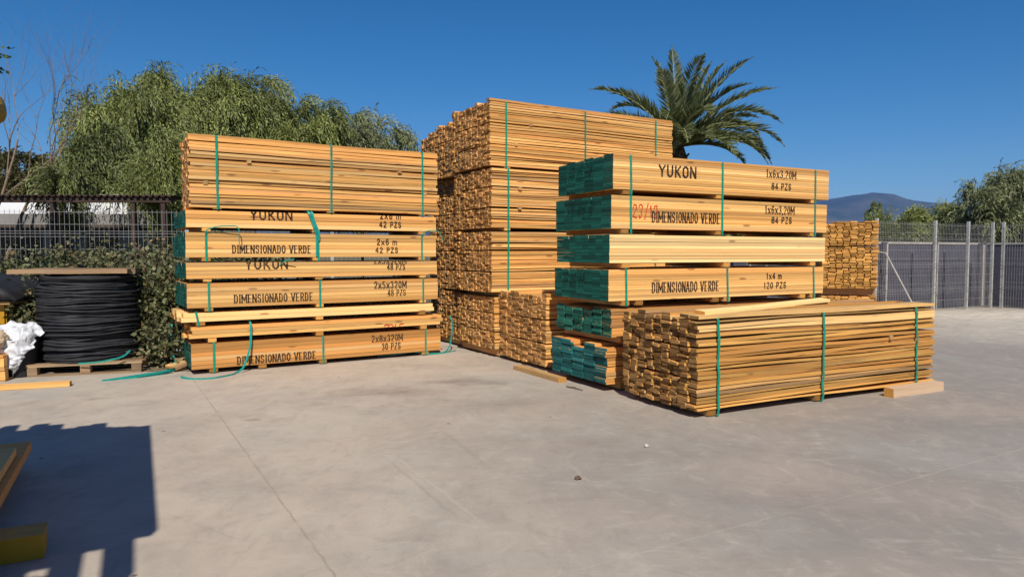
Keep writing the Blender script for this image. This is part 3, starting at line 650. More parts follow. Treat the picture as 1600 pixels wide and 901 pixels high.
# ---- loose strapping
def loose(label, ctrl, wdt=.02, mat='strap_teal', flat=True, n=10):
    mb = MB(); 
    for i, c in enumerate(ctrl): ribbon(mb, curve(c, n), wdt, .002, flat if not isinstance(flat, (list, tuple)) else flat[i])
    o = mb.build('loose_strap', M[mat]); tag(o, label, 'strap', 'loose green strapping bands'); return o
def onA(s, y, z):
    d = Vector((math.cos(YA), math.sin(YA))); n = Vector((-d.y, d.x)); q = Vector(PA) + d * s + n * y
    return (q.x, q.y, z)
loose('cut green strap hanging down the left stack and curling out over the concrete',
      [[onA(.66, .15, .585), onA(.662, -.012, .57), onA(.66, -.04, .45), onA(.645, -.06, .3), onA(.60, -.09, .16), onA(.54, -.13, .05), onA(.46, -.17, .012), (-3.21, 8.0, .008), (-3.345, 7.78, .006), (-3.55, 7.74, .008), (-3.705, 7.81, .02)]], .024, flat=False)
loose('broken green strap bunch drooping from under the left stack\'s top pack',
      [[onA(1.36, .2, 1.90), onA(1.37, -.01, 1.905), onA(1.41, -.03, 1.80), onA(1.455, -.03, 1.66), onA(1.47, -.02, 1.60), onA(1.47, -.012, 1.36)],
       [onA(1.40, .2, 1.90), onA(1.41, -.012, 1.905), onA(1.44, -.035, 1.78), onA(1.49, -.035, 1.65), onA(1.495, -.02, 1.55)]], .026, flat=False)
loose('short strap loop arching off the left end of the pack stencilled 2x6 m',
      [[onA(.194, -.012, 1.60), onA(.20, -.03, 1.66), onA(.30, -.06, 1.70), onA(.42, -.08, 1.71), onA(.53, -.09, 1.69), onA(.54, -.09, 1.5)]], .012, 'strap', flat=False)
loose('short strap loop arching off the right end of the pack stencilled 2x6 m',
      [[onA(2.906, -.012, 1.62), onA(2.92, -.03, 1.67), onA(3.0, -.05, 1.70), onA(3.12, -.05, 1.70), onA(3.17, -.05, 1.64), onA(3.20, -.05, 1.56)]], .012, 'strap', flat=False)
loose('bent strap end poking out beside the faded black word on the left stack',
      [[onA(1.02, -.008, 1.25), onA(1.05, -.03, 1.29), onA(1.10, -.06, 1.31), onA(1.17, -.09, 1.33)]], .014, 'strap', flat=False)
loose('teal strap bundle trailing along the ground from the coil pallet to the left stack',
      [[(-4.48, 7.63, .008), (-4.2, 7.84, .012), (-4.0, 8.08, .014), (-3.98, 8.3, .03), (-4.06, 8.55, .05)], [(-4.42, 7.66, .012), (-4.12, 7.95, .03), (-3.97, 8.16, .03), (-4.04, 8.5, .05)],
       [(-4.2, 7.82, .02), (-4.02, 8.02, .04), (-3.96, 8.15, .05), (-4.0, 8.38, .03)]], .022, flat=False)
loose('teal strap curling up out of the creeper beside the left stack',
      [[(-4.03, 8.42, .02), (-4.10, 8.5, .10), (-4.18, 8.6, .26), (-4.21, 8.65, .42), (-4.22, 8.7, .52)]], .02, flat=False)
loose('teal strap sagging across the pallet of the black coil',
      [[(-4.95, 7.98, .14), (-4.72, 8.02, .155), (-4.52, 8.10, .20), (-4.44, 8.14, .27)]], .018, flat=False)
loose('teal strap looping on the concrete at the right foot of the left stack',
      [[(-1.82, 9.44, .008), (-1.55, 9.50, .03), (-1.35, 9.58, .05), (-1.15, 9.62, .02), (-.95, 9.78, .008), (-.80, 10.02, .006)],
       [(-1.25, 9.60, .006), (-1.0, 9.72, .006), (-.90, 9.95, .05), (-.86, 10.0, .25), (-.86, 10.02, .42), (-.88, 10.03, .50)]], .02, flat=False)

# ================================================================== LEFT CORNER: coil, sacks, pallets, hopper
def pallet(label, loc, yaw, L=1.2, W=1.1, h=.13, mat='w_bearer', group=None, front=True):
    r = thing('pallet', label, 'pallet', loc, yaw, group)
    for y in (0, W / 2 - .04, W - .08):
        mb = MB(); mb.box(0, L, y, y + .08, .022, h - .022, 0, rt(), .002); mb.build('stringer', M[mat], r)
    n = 7
    mb = MB()
    for i in range(n):
        x = i * (L - .12) / (n - 1); mb.box(x, x + .12, -.01, W + .01, h - .020, h, 0, rt(), .002)
    mb.build('deck', M[mat], r)
    mb = MB()
    for x in (0, L / 2 - .05, L - .1): mb.box(x, x + .1, 0, W, .002, .020, 0, rt(), .001)
    mb.build('base_board', M[mat], r); return r
YP = R(17)
def pallet_open(label, loc, yaw, L=1.22, W=1.1):       # nine-block pallet seen from its open side
    r = thing('pallet', label, 'pallet', loc, yaw)
    for i, x in enumerate((0, L / 2 - .05, L - .1)):
        for y in (0, W / 2 - .05, W - .1):
            mb = MB(); mb.box(x, x + .1, y, y + .1, .02, .105, 0, rt(), .003); mb.build('block', M['w_dirty'], r)
    mb = MB()
    for j in range(6): mb.box(-.01, L + .01, j * (W - .11) / 5, j * (W - .11) / 5 + .11, .107, .135, 0, rt(), .004)
    mb.build('deck', M['w_dirty'], r)
    mb = MB()
    for y in (0, W / 2 - .05, W - .1): mb.box(0, L, y, y + .1, .001, .018, 0, rt(), .002)
    mb.build('base_board', M['w_dirty'], r)
pallet_open('old grey pallet carrying the tall black coil', (-5.47, 7.88, 0), YP, 1.16)
mb = MB(); cx, cy = -5.15, 8.55; z = .150; i = 0
while z < 1.13:
    rad = .530 + random.gauss(0, .012) - (.02 if z > 1.0 else 0); ox, oy = random.gauss(0, .010), random.gauss(0, .010)
    r0 = random.uniform(.011, .015); ph = random.uniform(0, 6.28); am = random.uniform(.003, .016); pts = []
    N = 44
    for q in range(N + 1):
        a = 2 * math.pi * q / N
        sq = 1 + .03 * math.cos(4 * a)
        pts.append((cx + ox + rad * sq * math.cos(a), cy + oy + rad * sq * math.sin(a), max(.150, z + am * math.sin(2 * a + ph) + .006 * math.sin(5 * a + ph * 2))))
    mb.tube(pts, r0, 6, 0, rt(), cap=False)
    z += random.uniform(.010, .017); i += 1
o = mb.build('cable_coil', M['coil'], smooth=True); tag(o, 'tall stack of black cable coils tied in many loops on an old pallet', 'coil')
core = MB(); n = 32
core.v = []; vs = [(cx + .485 * math.cos(2 * math.pi * q / n), cy + .485 * math.sin(2 * math.pi * q / n), zz) for zz in (.152, 1.12) for q in range(n)]
core.add(vs, [(q, (q + 1) % n, n + (q + 1) % n, n + q) for q in range(n)] + [tuple(range(n))[::-1], tuple(range(n, 2 * n))])
co = core.build('coil_core', M['black_pl'], o)
r = thing('wooden_lid', 'weathered plank lid lying on top of the black coil', 'plank lid', (-5.76, 8.02, 1.155), R(14))
for j in range(5):
    mb = MB(); mb.board(random.uniform(-.03, .03), 1.25 + random.uniform(-.04, .04), j * .2, j * .2 + .17, 0, .055, 4, .003, .004, rt(), 0, 1, 1); mb.build('plank', [M['w_dirty'], M['w_dirty']], r)

GP = 'pale pallets at the left edge'
pallet('pale pallet at the left edge lying on the concrete', (-6.60, 7.36, 0), R(14), 1.1, .9, .14, 'w_tan', GP)
pallet('pale pallet at the left edge stacked on another pallet under a sack', (-6.62, 7.39, .142), R(13), 1.1, .9, .14, 'w_tan', GP)
mb = MB(); mb.board(0, 2.1, -.05, .05, .002, .055, 4, .001, .003, (.6, .3, .3), 0, 1, 1)
o = mb.build('timber_plank', [M['w_tan'], M['e_tan']]); o.location = (-6.62, 6.62, 0); o.rotation_euler = (0, 0, R(21))
tag(o, 'long pale plank lying on the concrete before the pale pallets at the left edge', 'plank')

def lump(name, label, cat, c, rad, mat, seed, amp=.25, fr=2.5, flat=None, sub=4, parent=None):
    import bmesh
    bm = bmesh.new(); bmesh.ops.create_icosphere(bm, subdivisions=sub, radius=1.0)
    for v in bm.verts:
        nn = mnoise.fractal(v.co * fr + Vector((seed, seed * 2, 0)), .9, 2.0, 4)
        cr = abs(mnoise.noise(v.co * fr * 2.2 + Vector((seed * 3, 0, 1)))) 
        v.co = v.co * (1 + amp * nn - amp * .5 * cr)
        v.co = Vector((v.co.x * rad[0], v.co.y * rad[1], v.co.z * rad[2]))
        if flat is not None and v.co.z < flat: v.co.z = flat + (v.co.z - flat) * .1
    me = bpy.data.meshes.new(name); bm.to_mesh(me); bm.free(); me.materials.append(M[mat])
    o = link(bpy.data.objects.new(name, me)); o.location = c
    if parent: o.parent = parent
    if label: tag(o, label, cat)
    return o
# white torn bag over a black bin
r = thing('rubbish_bin', 'dark plastic bin beside the black coil, half hidden by a torn white bag', 'bin', (-5.62, 7.98, 0))
mb = MB(); n = 20
vs = []
for zz, rr in ((.006, .16), (.06, .165), (.40, .19), (.42, .205), (.44, .205), (.44, .18), (.10, .15)):
    vs += [(rr * math.cos(2 * math.pi * q / n), rr * math.sin(2 * math.pi * q / n), zz) for q in range(n)]
mb.add(vs, [(l * n + q, l * n + (q + 1) % n, (l + 1) * n + (q + 1) % n, (l + 1) * n + q) for l in range(6) for q in range(n)] + [tuple(range(n))[::-1]])
mb.build('bin_body', M['black_pl'], r)
def sheet(name, label, cat, ctrl, mat, nu=26, seed=1.0, amp=.04, th=.004):
    """a crumpled cloth: bilinear grid over rows of control points, given thickness"""
    rows = [curve(c, 6) for c in ctrl]; rows = [curve(c, 10) for c in ctrl]; m = len(rows[0]); cols = [curve([r[i] for r in rows], 12) for i in range(m)]
    vs = []; nv = len(cols[0])
    for i in range(m):
        for j in range(nv):
            p = Vector(cols[i][j]); p += Vector((mnoise.noise(p * 9 + Vector((seed, 0, 0))), mnoise.noise(p * 9 + Vector((0, seed, 5))), mnoise.noise(p * 9 + Vector((3, 0, seed))))) * amp
            p += Vector((0, 1, .4)) * abs(mnoise.noise(p * 16 + Vector((seed, 2, 0)))) * amp * .9
            q9 = p * 26; p += Vector((mnoise.noise(q9), mnoise.noise(q9 + Vector((7, 0, 0))), mnoise.noise(q9 + Vector((0, 9, 0))))) * amp * .45
            vs.append(p)
    fs = [(i * nv + j, i * nv + j + 1, (i + 1) * nv + j + 1, (i + 1) * nv + j) for i in range(m - 1) for j in range(nv - 1)]
    mb = MB(); mb.add(vs, fs); o = mb.build(name, M[mat], smooth=True); tag(o, label, cat)
    md = o.modifiers.new('solid', 'SOLIDIFY'); md.thickness = th
    return o
bx, by = -5.62, 7.98
sheet('plastic_bag', 'crumpled white plastic bag draped over the dark bin beside the black coil', 'bag',
      [[(bx - .40, by - .10, .40), (bx - .2, by - .02, .58), (bx - .02, by + .05, .60), (bx + .16, by + .05, .60), (bx + .26, by + .05, .50)],
       [(bx - .40, by - .20, .36), (bx - .22, by - .14, .52), (bx - .02, by - .12, .50), (bx + .14, by - .12, .52), (bx + .24, by - .08, .42)],
       [(bx - .34, by - .26, .25), (bx - .20, by - .24, .36), (bx - .06, by - .21, .38), (bx + .10, by - .22, .40), (bx + .22, by - .16, .30)],
       [(bx - .42, by - .32, .19), (bx - .24, by - .30, .24), (bx - .13, by - .25, .28), (bx + .04, by - .24, .24), (bx + .14, by - .20, .14)],
       [(bx - .46, by - .36, .13), (bx - .26, by - .34, .16), (bx - .18, by - .26, .22), (bx + .02, by - .24, .13), (bx + .08, by - .22, .04)]], 'white_pl', seed=3.3, amp=.05)
o = lump('sack', 'bulging tan sack with a teal patch resting on the pale pallets', 'sack', (-5.93, 7.70, .44), (.34, .26, .17), 'burlap', 4.2, .16, 1.6, -.15)
sh = lump('patch', None, None, (.06, -.16, -.05), (.17, .12, .09), 'tealfabric', 7.7, .2, 2.0, None, 3, o)
# yellow hopper with black tarp
r = thing('hopper', 'yellow steel hopper under a black tarpaulin at the left edge behind the tan sack', 'hopper', (-6.05, 8.25, 0), R(8))
mb = MB(); mb.box(-1.3, .10, 0, .9, .02, .80); mb.build('body', M['yellow'], r)
for x in (-1.2, -.5, .06):
    mb = MB(); mb.box(x - .03, x + .03, -.03, -.002, .02, .79); mb.build('rib', M['yellow'], r)
mb = MB(); mb.box(-1.35, .20, -.12, .96, .802, .835); mb.build('rim', M['w_bearer'], r)
mb = MB(); vs = []
prof = [(-1.45, 1.22), (-.5, 1.16), (-.05, 1.06), (.14, .96), (.25, .87), (.26, .835)]
nn_ = 12
for j in range(nn_ + 1):
    y = -.14 + 1.12 * j / nn_
    for x, zz in prof: vs.append((x + .02 * mnoise.noise(Vector((x * 4, y * 5, 0))), y, zz + .03 * mnoise.noise(Vector((x * 3, y * 4, 2)))))
P_ = len(prof)
fs_ = [(j * P_ + q, (j + 1) * P_ + q, (j + 1) * P_ + q + 1, j * P_ + q + 1) for j in range(nn_) for q in range(P_ - 1)]
b0 = len(vs)
for x, zz in prof: vs.append((x, -.145, .845))
fs_ += [(q, q + 1, b0 + q + 1, b0 + q) for q in range(P_ - 2)]
mb.add(vs, fs_)
o = mb.build('tarpaulin', M['black_pl'], r, smooth=True); md = o.modifiers.new('solid', 'SOLIDIFY'); md.thickness = .008

mb = MB(); mb.box(-1.30, -1.12, .10, .28, .81, 3.26); mb.build('mast', M['yellow'], r)
mb = MB(); mb.tube([(-1.11, .19, 3.06), (-.08, .19, 3.10), (.0, .19, 3.10), (.03, .19, 3.10)], [.20, .20, .16, .06], 12); mb.build('boom', M['yellow'], r)
# offcuts
for (x, y, a, l, lab) in ((-4.14, 8.40, 65, .30, 'broad brown offcut leaning in the litter beside the coil pallet'), (-4.06, 8.34, 55, .26, 'narrow orange offcut in the litter beside the coil pallet'), (-3.98, 8.24, 62, .22, 'short grey offcut in the litter nearest the left stack')):
    mb = MB(); mb.board(0, l, -.035, .035, 0, .03, 2, 0, .004, rt(), 0, 1, 1); o = mb.build('offcut', [M['w_bearer'], M['e_tan']]); o.location = (x, y, .02); o.rotation_euler = (0, R(-14), R(a)); tag(o, lab, 'offcut', 'wood offcuts')
lump('paper_scrap', 'small crumpled white scrap in the weeds beside the left stack', 'litter', (-4.17, 8.74, .17), (.05, .04, .06), 'white_pl', 2.2, .4, 3, None, 3)
lump('stone', 'small pale stone on the concrete left of the nearest pack', 'stone', (.972, 5.02, .012), (.018, .016, .014), 'steel_post', 1.2, .3, 2, None, 2)
lump('dry_leaf', 'curled dry leaf alone in the middle of the concrete', 'leaf', (.408, 4.29, .013), (.022, .016, .012), 'bark', 5.2, .5, 3, None, 2)
mb = MB(); mb.tube([(.57, 7.30, .008), (.64, 7.20, .012), (.72, 7.10, .006)], [.006, .007, .004], 5); mb.tube([(.60, 7.26, .010), (.66, 7.27, .006)], .004, 5)
tag(mb.build('stick', M['bark']), 'thin dark stick on the concrete before the green-ended stack', 'stick')

# ================================================================== FENCES AND WALLS
def mesh_fence(label, name, A, B, posts, h, parent_label=None, top=None, wire=.0045, pitch=.06):
    """welded wire panels between square posts; posts = distances along A->B"""
    A, B = Vector(A), Vector(B); d = (B - A).normalized(); L = (B - A).length; yaw = math.atan2(d.y, d.x)
    r = thing(name, label, 'fence', (A.x, A.y, 0), yaw)
    for p in posts:
        mb = MB(); mb.box(p - .03, p + .03, -.03, .03, -.04, h + .06); mb.build('post', M['steel_post'], r)
    pp = sorted(posts)
    for a, b in zip(pp, pp[1:]):
        mb = MB(); n = int((b - a) / pitch); 
        for i in range(1, n):
            x = a + (b - a) * i / n; mb.box(x - wire / 2, x + wire / 2, -.050, -.050 + wire, .05, h)
        z = .06
        zs = []
        while z < h: zs.append(z); z += .2
        for q, z in enumerate(zs):
            mb.box(a, b, -.050 - wire, -.050 - .0002, z, z + wire * 1.2)
        for z in (.46, 1.06, 1.66):
            if z + .1 < h:
                mb.box(a, b, -.075, -.075 + wire, z + .05, z + .05 + wire * 1.2)
                mb.box(a, b, -.050 - wire, -.050 - .0002, z + .09, z + .09 + wire * 1.2)
        mb.build('mesh_panel', M['steel'], r)
    return r
D28 = Vector((.883, .470))
Cn = Vector((12.32, 18.09))
FA = Cn - D28 * 9.2
mesh_fence('tall grey welded mesh fence running behind the rear right stack to the corner', 'mesh_fence', FA, Cn, (0, 2.3, 4.42, 6.5, 8.0, 9.2) if False else (.6, 2.5, 4.55, 6.75, 8.12, 9.2), 2.12)
mesh_fence('grey welded mesh fence turning toward the viewer at the right edge', 'mesh_fence', Cn + Vector((.07, -.07)), Cn + Vector((.470, -.883)) * 6, (.15, 2.2, 4.2, 5.9), 2.12)
mesh_fence('grey welded mesh fence behind the creeper at the left', 'mesh_fence', (-9.6, 11.25), (-1.3, 12.1), (.1, 1.15, 4.25, 6.6, 8.3), 2.10, pitch=.075)
# support pole leaning on the fence
r = thing('leaning_pole', 'thin pale steel pole leaning on the mesh fence beside the rear right stack', 'pole', (0, 0, 0))
q1 = Vector((8.05, 14.75, 0)); q2 = Vector((8.35, 15.8, 1.42))
mb = MB(); mb.tube([(9.02, 15.55, .0), (8.30, 15.66, 1.40)], .018, 8); mb.tube([(8.30, 15.66, 1.40), (8.20, 15.75, 1.42)], .014, 8)
bpy.data.objects.remove(r); tag(mb.build('leaning_pole', M['steel_post']), 'thin pale steel pole leaning on the mesh fence beside the rear right stack', 'pole')

k = NB('wall_concrete_dark'); p = k.pos(); f = k.noise(k.mapv(p, (1, 1, 1)), 2.2, 6, .6); f2 = k.noise(k.mapv(p, (3, 3, 14)), 1.5, 4, .6)
cc = k.mix(k.ramp(f, .3, .7), (.062, .062, .086), (.092, .088, .112)); cc = k.mix(k.math('MULTIPLY', k.ramp(f2, .5, .7), .3), cc, (.05, .05, .065))
M['wallc'] = k.fin(cc, .85, .2); k.bump(f2, .4, .02)
M['coping_lit_edge'] = plain('coping_lit_edge', (.40, .37, .33), .85, .2, .2, 4)  # pale tone shared by the coping and the painted lit pillar edges
def panel_wall(label, A, B, h, step, yaw_off=0):
    A, B = Vector(A), Vector(B); d = (B - A).normalized(); L = (B - A).length
    r = thing('concrete_wall', label, 'wall', (A.x, A.y, 0), math.atan2(d.y, d.x))
    n = max(1, round(L / step))
    mb = MB(); mb.box(0, L, 0, .08, -.04, h); mb.build('wall_panel', M['wallc'], r)
    mb = MB(); mb.box(-.02, L + .02, -.02, .10, h + .002, h + .05); mb.build('coping', M['coping_lit_edge'], r)
    for i in range(n + 1):
        x = L * i / n; mb = MB(); mb.box(x - .09, x + .09, -.07, -.002, -.04, h + .04); mb.box(x + .04, x + .092, -.085, -.0722, -.04, h, 1); mb.build('pillar', [M['wallc'], M['coping_lit_edge']], r)  # pale strip paints a sunlit right edge on each pillar
    return r
W0 = Cn + Vector((-.47, .883)) * .75
panel_wall('long dark grey concrete panel wall behind the mesh fence', W0 - D28 * 9.5, W0 + D28 * .8, 1.62, 2.05)
panel_wall('dark concrete panel wall behind the mesh fence at the right edge', W0 + D28 * 1.0, W0 + D28 * 1.0 + Vector((.470, -.883)) * 6.5, 1.62, 2.1)

# ---- left background : shed and white canopy
r = thing('open_shed', 'dark timber shed with a brown eaves beam behind the left mesh fence', 'shed', (-14.2, 16.4, 0), R(2))
mb = MB(); mb.box(-1, 7.6, 1.6, 1.75, -.05, 2.12); mb.build('back_wall', M['shed_dark'], r)
mb = MB(); mb.box(-1, 7.6, 1.62, 1.73, 2.122, 2.40); mb.build('grey_board', M['shed_grey'], r)
mb = MB(); mb.box(-1, 6.2, -.02, .14, 2.58, 2.70); mb.build('eaves_beam', M['beam_brown'], r)
mb = MB()
for i in range(50): mb.box(-1.1 + i * .148, -1.1 + i * .148 + .085, -.10, .9, 2.704, 2.735)
mb.box(-1.1, 6.3, -.08, .9, 2.736, 2.748); mb.build('roof_edge', M['beam_brown'], r)
for x in (1.72, 2.05, 3.45, 5.3, 6.0):
    mb = MB(); mb.box(x - .05, x + .05, 0, .11, -.05, 2.575); mb.build('post', M['beam_brown'], r)
for x, b in ((-.4, 2.0), (2.3, 2.08), (4.2, 2.05)):
    mb = MB(); mb.box(x, x + 1.1, 1.5, 1.585, .1, b - .1); mb.build('grey_board', M['shed_grey'], r)
r = thing('white_canopy', 'white canopy with low peaked roofs showing above the shed beam', 'canopy', (-14.6, 19.2, 0), R(1))
mb = MB(); mb.box(-1.0, 6.6, 0, .06, 2.42, 2.94); mb.build('valance', M['white_roof'], r)
for x0, x1, zt in ((1.15, 2.9, 3.16), (2.95, 3.9, 3.07)):
    xm = x0 + (x1 - x0) * .6
    mb = MB(); mb.add([(x0, .05, 2.95), (x1, .05, 2.95), (xm, .7, zt), (x0, 1.35, 2.95), (x1, 1.35, 2.95)], [(0, 1, 2), (1, 4, 2), (4, 3, 2), (3, 0, 2), (0, 3, 4, 1)]); mb.build('roof', M['white_roof'], r)
for x in (-.9, 1.5, 4.4, 6.5):
    mb = MB(); mb.box(x - .04, x + .04, .1, .18, -.05, 2.85); mb.build('post', M['white_roof'], r)

# ================================================================== VEGETATION
def leaves(name, C, D, Ln, Wd, T, mat, parent=None):
    """rhombic leaves at C pointing along D; numpy arrays"""
    n = len(C); D = D / np.linalg.norm(D, axis=1, keepdims=True)
    rv = RNG.normal(size=(n, 3)); Sd = np.cross(D, rv); Sd /= np.linalg.norm(Sd, axis=1, keepdims=True) + 1e-9
    Ln = np.broadcast_to(Ln, n)[:, None]; Wd = np.broadcast_to(Wd, n)[:, None]
    V = np.empty((n, 4, 3), np.float32); Nn = np.cross(D, Sd)
    V[:, 0] = C; V[:, 1] = C + D * Ln * .45 + Sd * Wd * .5 + Nn * Wd * .12; V[:, 2] = C + D * Ln; V[:, 3] = C + D * Ln * .45 - Sd * Wd * .5 + Nn * Wd * .12
    me = bpy.data.meshes.new(name)
    me.vertices.add(n * 4); me.vertices.foreach_set('co', V.reshape(-1))
    me.loops.add(n * 4); me.loops.foreach_set('vertex_index', np.arange(n * 4, dtype=np.int32))
    me.polygons.add(n); me.polygons.foreach_set('loop_start', np.arange(n, dtype=np.int32) * 4)
    try: me.polygons.foreach_set('loop_total', np.full(n, 4, np.int32))
    except Exception: pass
    me.materials.append(M[mat]); me.update(calc_edges=True)
    ca = me.color_attributes.new('tint', 'FLOAT_COLOR', 'CORNER')
    A = np.ones((n * 4, 4), np.float32); A[:, :3] = np.repeat(T, 4, axis=0); ca.data.foreach_set('color', A.reshape(-1))
    o = link(bpy.data.objects.new(name, me))
    if parent: o.parent = parent
    return o

def willow(name, label, base, top, rad, low, mat, lobes=9, per_lobe=13, strands=30, per=15, leaf=.15, lw=.036, group=None, droop=1.0, wind=(.25, .0), slen=(.5, 1.3), cat='tree', seed=0, flat=1.0, lobe_r=.40):
    """trunk and limbs, then drooping leafy strands set out in clumps over several uneven lobes"""
    rng = np.random.default_rng(seed + 100)
    root = thing(name, label, cat, base, 0, group)
    h = top - base[2]; hc = (h + low) / 2; rz = (h - low) / 2
    Lc = []
    for i in range(lobes):
        a = 2.4 * i + rng.uniform(-.4, .4); u = (i + .5) / lobes; zz = (1 - 2 * u) * .62
        rr = math.sqrt(max(.05, 1 - zz * zz)) * .60 * rng.uniform(.8, 1.15)
        lr = lobe_r * rng.uniform(.75, 1.2)
        Lc.append((np.array([math.cos(a) * rr * rad, math.sin(a) * rr * rad * flat, hc + zz * rz * rng.uniform(.85, 1.1)]), lr))
    Lc.append((np.array([0, 0, hc + .55 * rz]), lobe_r)); Lc.append((np.array([0, 0, hc]), lobe_r * 1.1))
    cs, ds, ts = [], [], []; P = []
    for lc, lr in Lc:
        lt = rng.normal(0, .07); lh = rng.uniform(0, 1)
        for _ in range(per_lobe):
            q = rng.normal(size=3); q[2] = q[2] * .9 + .35; q /= np.linalg.norm(q)
            c = lc + q * np.array([rad * lr, rad * lr * flat, rz * lr]) * rng.uniform(.55, 1.0)
            c[2] = min(c[2], h - .12); P.append(c)
            cr = rad * rng.uniform(.08, .17); tb = lt + rng.normal(0, .17); hue = lh * .5 + rng.uniform(0, .5)
            for _ in range(strands):
                q2 = rng.normal(size=3); q2 /= np.linalg.norm(q2)
                o = c + q2 * cr * rng.uniform(.2, 1)
                out = o - lc; out /= np.linalg.norm(out) + 1e-6
                v = out * rng.uniform(.2, .9) + np.array([wind[0], wind[1], rng.uniform(-.3, .8)]); v /= np.linalg.norm(v)
                L = rng.uniform(*slen); st = L / per; p = o.copy(); t0 = .5 + tb + rng.normal(0, .12); h0 = hue * .6 + rng.uniform(0, .4)
                for i in range(per):
                    v = v + np.array([wind[0] * .10, wind[1] * .1, -.22 * droop]); v /= np.linalg.norm(v)
                    p = p + v * st
                    if p[2] < .3: break
                    cs.append(p); ds.append(v + rng.normal(0, .30, 3)); ts.append((t0 + rng.normal(0, .07), h0, rng.uniform()))
    n = len(cs); P = np.array(P)
    T = np.clip(np.array(ts), 0, 1)
    leaves('crown', np.array(cs), np.array(ds), leaf * rng.uniform(.7, 1.25, n), lw * rng.uniform(.7, 1.3, n), T, mat, root)
    mb = MB(); tr = max(.10, rad * .07); fk = max(.8, hc - rz * .6)
    mb.tube([(0, 0, -.1), (.03, .02, fk * .5), (-.04, 0, fk)], [tr * 1.25, tr, tr * .85], 9)
    for lc, lr in Lc:
        e = lc; m_ = (e * .5 + np.array([0, 0, fk]) * .5) + np.array([0, 0, .08 * rad])
        mb.tube([(-.04, 0, fk - .05), tuple(m_), tuple(e)], [tr * .5, tr * .28, tr * .08], 6)
    mb.build('trunk', M['bark'], root)
    return root

GT = 'willows behind the left stack'
willow('willow_tree', 'tallest broad willow, left one behind the shed', (-12.4, 24, 0), 7.45, 2.4, 2.4, 'willow', 15, 13, 32, 18, group=GT, seed=1, slen=(.6, 1.6))
willow('willow_tree', 'broad willow rising behind the middle of the left stack', (-10.0, 25.5, 0), 7.75, 2.2, 2.8, 'willow', 13, 13, 30, 16, group=GT, seed=2, slen=(.6, 1.5))
willow('willow_tree', 'lower willow between the broad willow and the rightmost small willow', (-7.6, 26, 0), 6.85, 1.75, 2.6, 'willow', 8, 12, 32, 15, group=GT, seed=3)
willow('willow_tree', 'small rightmost willow above the right end of the left stack', (-5.75, 27, 0), 6.6, 1.75, 2.6, 'grey_leaf', 8, 11, 30, 15, group=GT, seed=4)
willow('willow_tree', 'low hanging willow just behind the left stack, by the white canopy', (-9.0, 18.4, 0), 4.35, 1.05, 1.7, 'willow', 6, 8, 32, 20, group=GT, seed=5, slen=(.7, 1.7), leaf=.12, lw=.028)
willow('willow_tree', 'slim hanging willow strands before the white canopy, under the tallest willow', (-11.35, 17.9, 0), 3.5, .26, 2.2, 'willow_dark', 4, 5, 22, 14, group=GT, wind=(0, 0), seed=9, slen=(.4, .9), leaf=.12, lw=.028)
willow('bushy_tree', 'dark bushy tree under the tallest willow, above the shed beam', (-11.9, 20.6, 0), 4.9, 1.3, 2.6, 'willow_dark', 7, 10, 34, 16, seed=6, slen=(.4, 1.2))
willow('bushy_tree', 'olive brown bushy tree behind the bare tree at the left edge', (-21.2, 29, 0), 5.6, 2.6, 1.2, 'olive', 10, 14, 32, 10, seed=7, slen=(.3, .7), droop=.4, leaf=.14, lw=.07)
GR = 'trees beyond the grey wall'
willow('willow_tree', 'big grey-green willow beyond the grey wall at the right edge', (20.6, 29, 0), 4.85, 2.15, .8, 'grey_leaf', 11, 14, 32, 14, group=GR, seed=11, slen=(.4, 1.0))
willow('willow_tree', 'second willow at the right edge, half cut by the frame', (23.4, 29.5, 0), 4.95, 2.1, .8, 'grey_leaf', 10, 13, 30, 14, group=GR, seed=12, slen=(.4, 1.0))
willow('bushy_tree', 'light green round shrub tree beyond the grey wall nearest the rear right stack', (17.1, 31, 0), 3.15, 1.35, .7, 'willow', 8, 11, 30, 10, group=GR, seed=13, slen=(.3, .7), droop=.6)
willow('bushy_tree', 'low green tree left of the big right willow beyond the grey wall', (19.4, 32, 0), 3.35, 1.5, .7, 'willow', 8, 11, 30, 10, group=GR, seed=14, slen=(.3, .7), droop=.7)
willow('poplar_tree', 'small dark conical tree tip above the rear right stack', (23.9, 47, 0), 4.75, .55, .5, 'willow_dark', 6, 5, 24, 8, seed=15, slen=(.3, .6), droop=-.3)
willow('leafy_tree', 'broad-leaved tree whose twigs reach in at the upper left edge', (-10.5, 12.0, 0), 6.0, 1.3, 4.0, 'broad', 7, 8, 22, 8, seed=21, slen=(.3, .7), droop=.3, leaf=.09, lw=.07, wind=(0, 0))

for q, (x_, lab_) in enumerate(((2.2, 'dark low tree added as backdrop between the tall stack and the green-ended stack'), (6.4, 'dark low tree added under the date palm to darken the pack gaps'), (10.6, 'dark low tree added as backdrop behind the rear right stack'))):  # added trees, they block the bright sky behind the pack gaps
    willow('bushy_tree', lab_, (x_, 30, 0), 3.1, 2.4, .5, 'willow_dark', 7, 8, 24, 8, group='low trees added behind the stacks', seed=31 + q, slen=(.4, .9), droop=.5, leaf=.26, lw=.12)
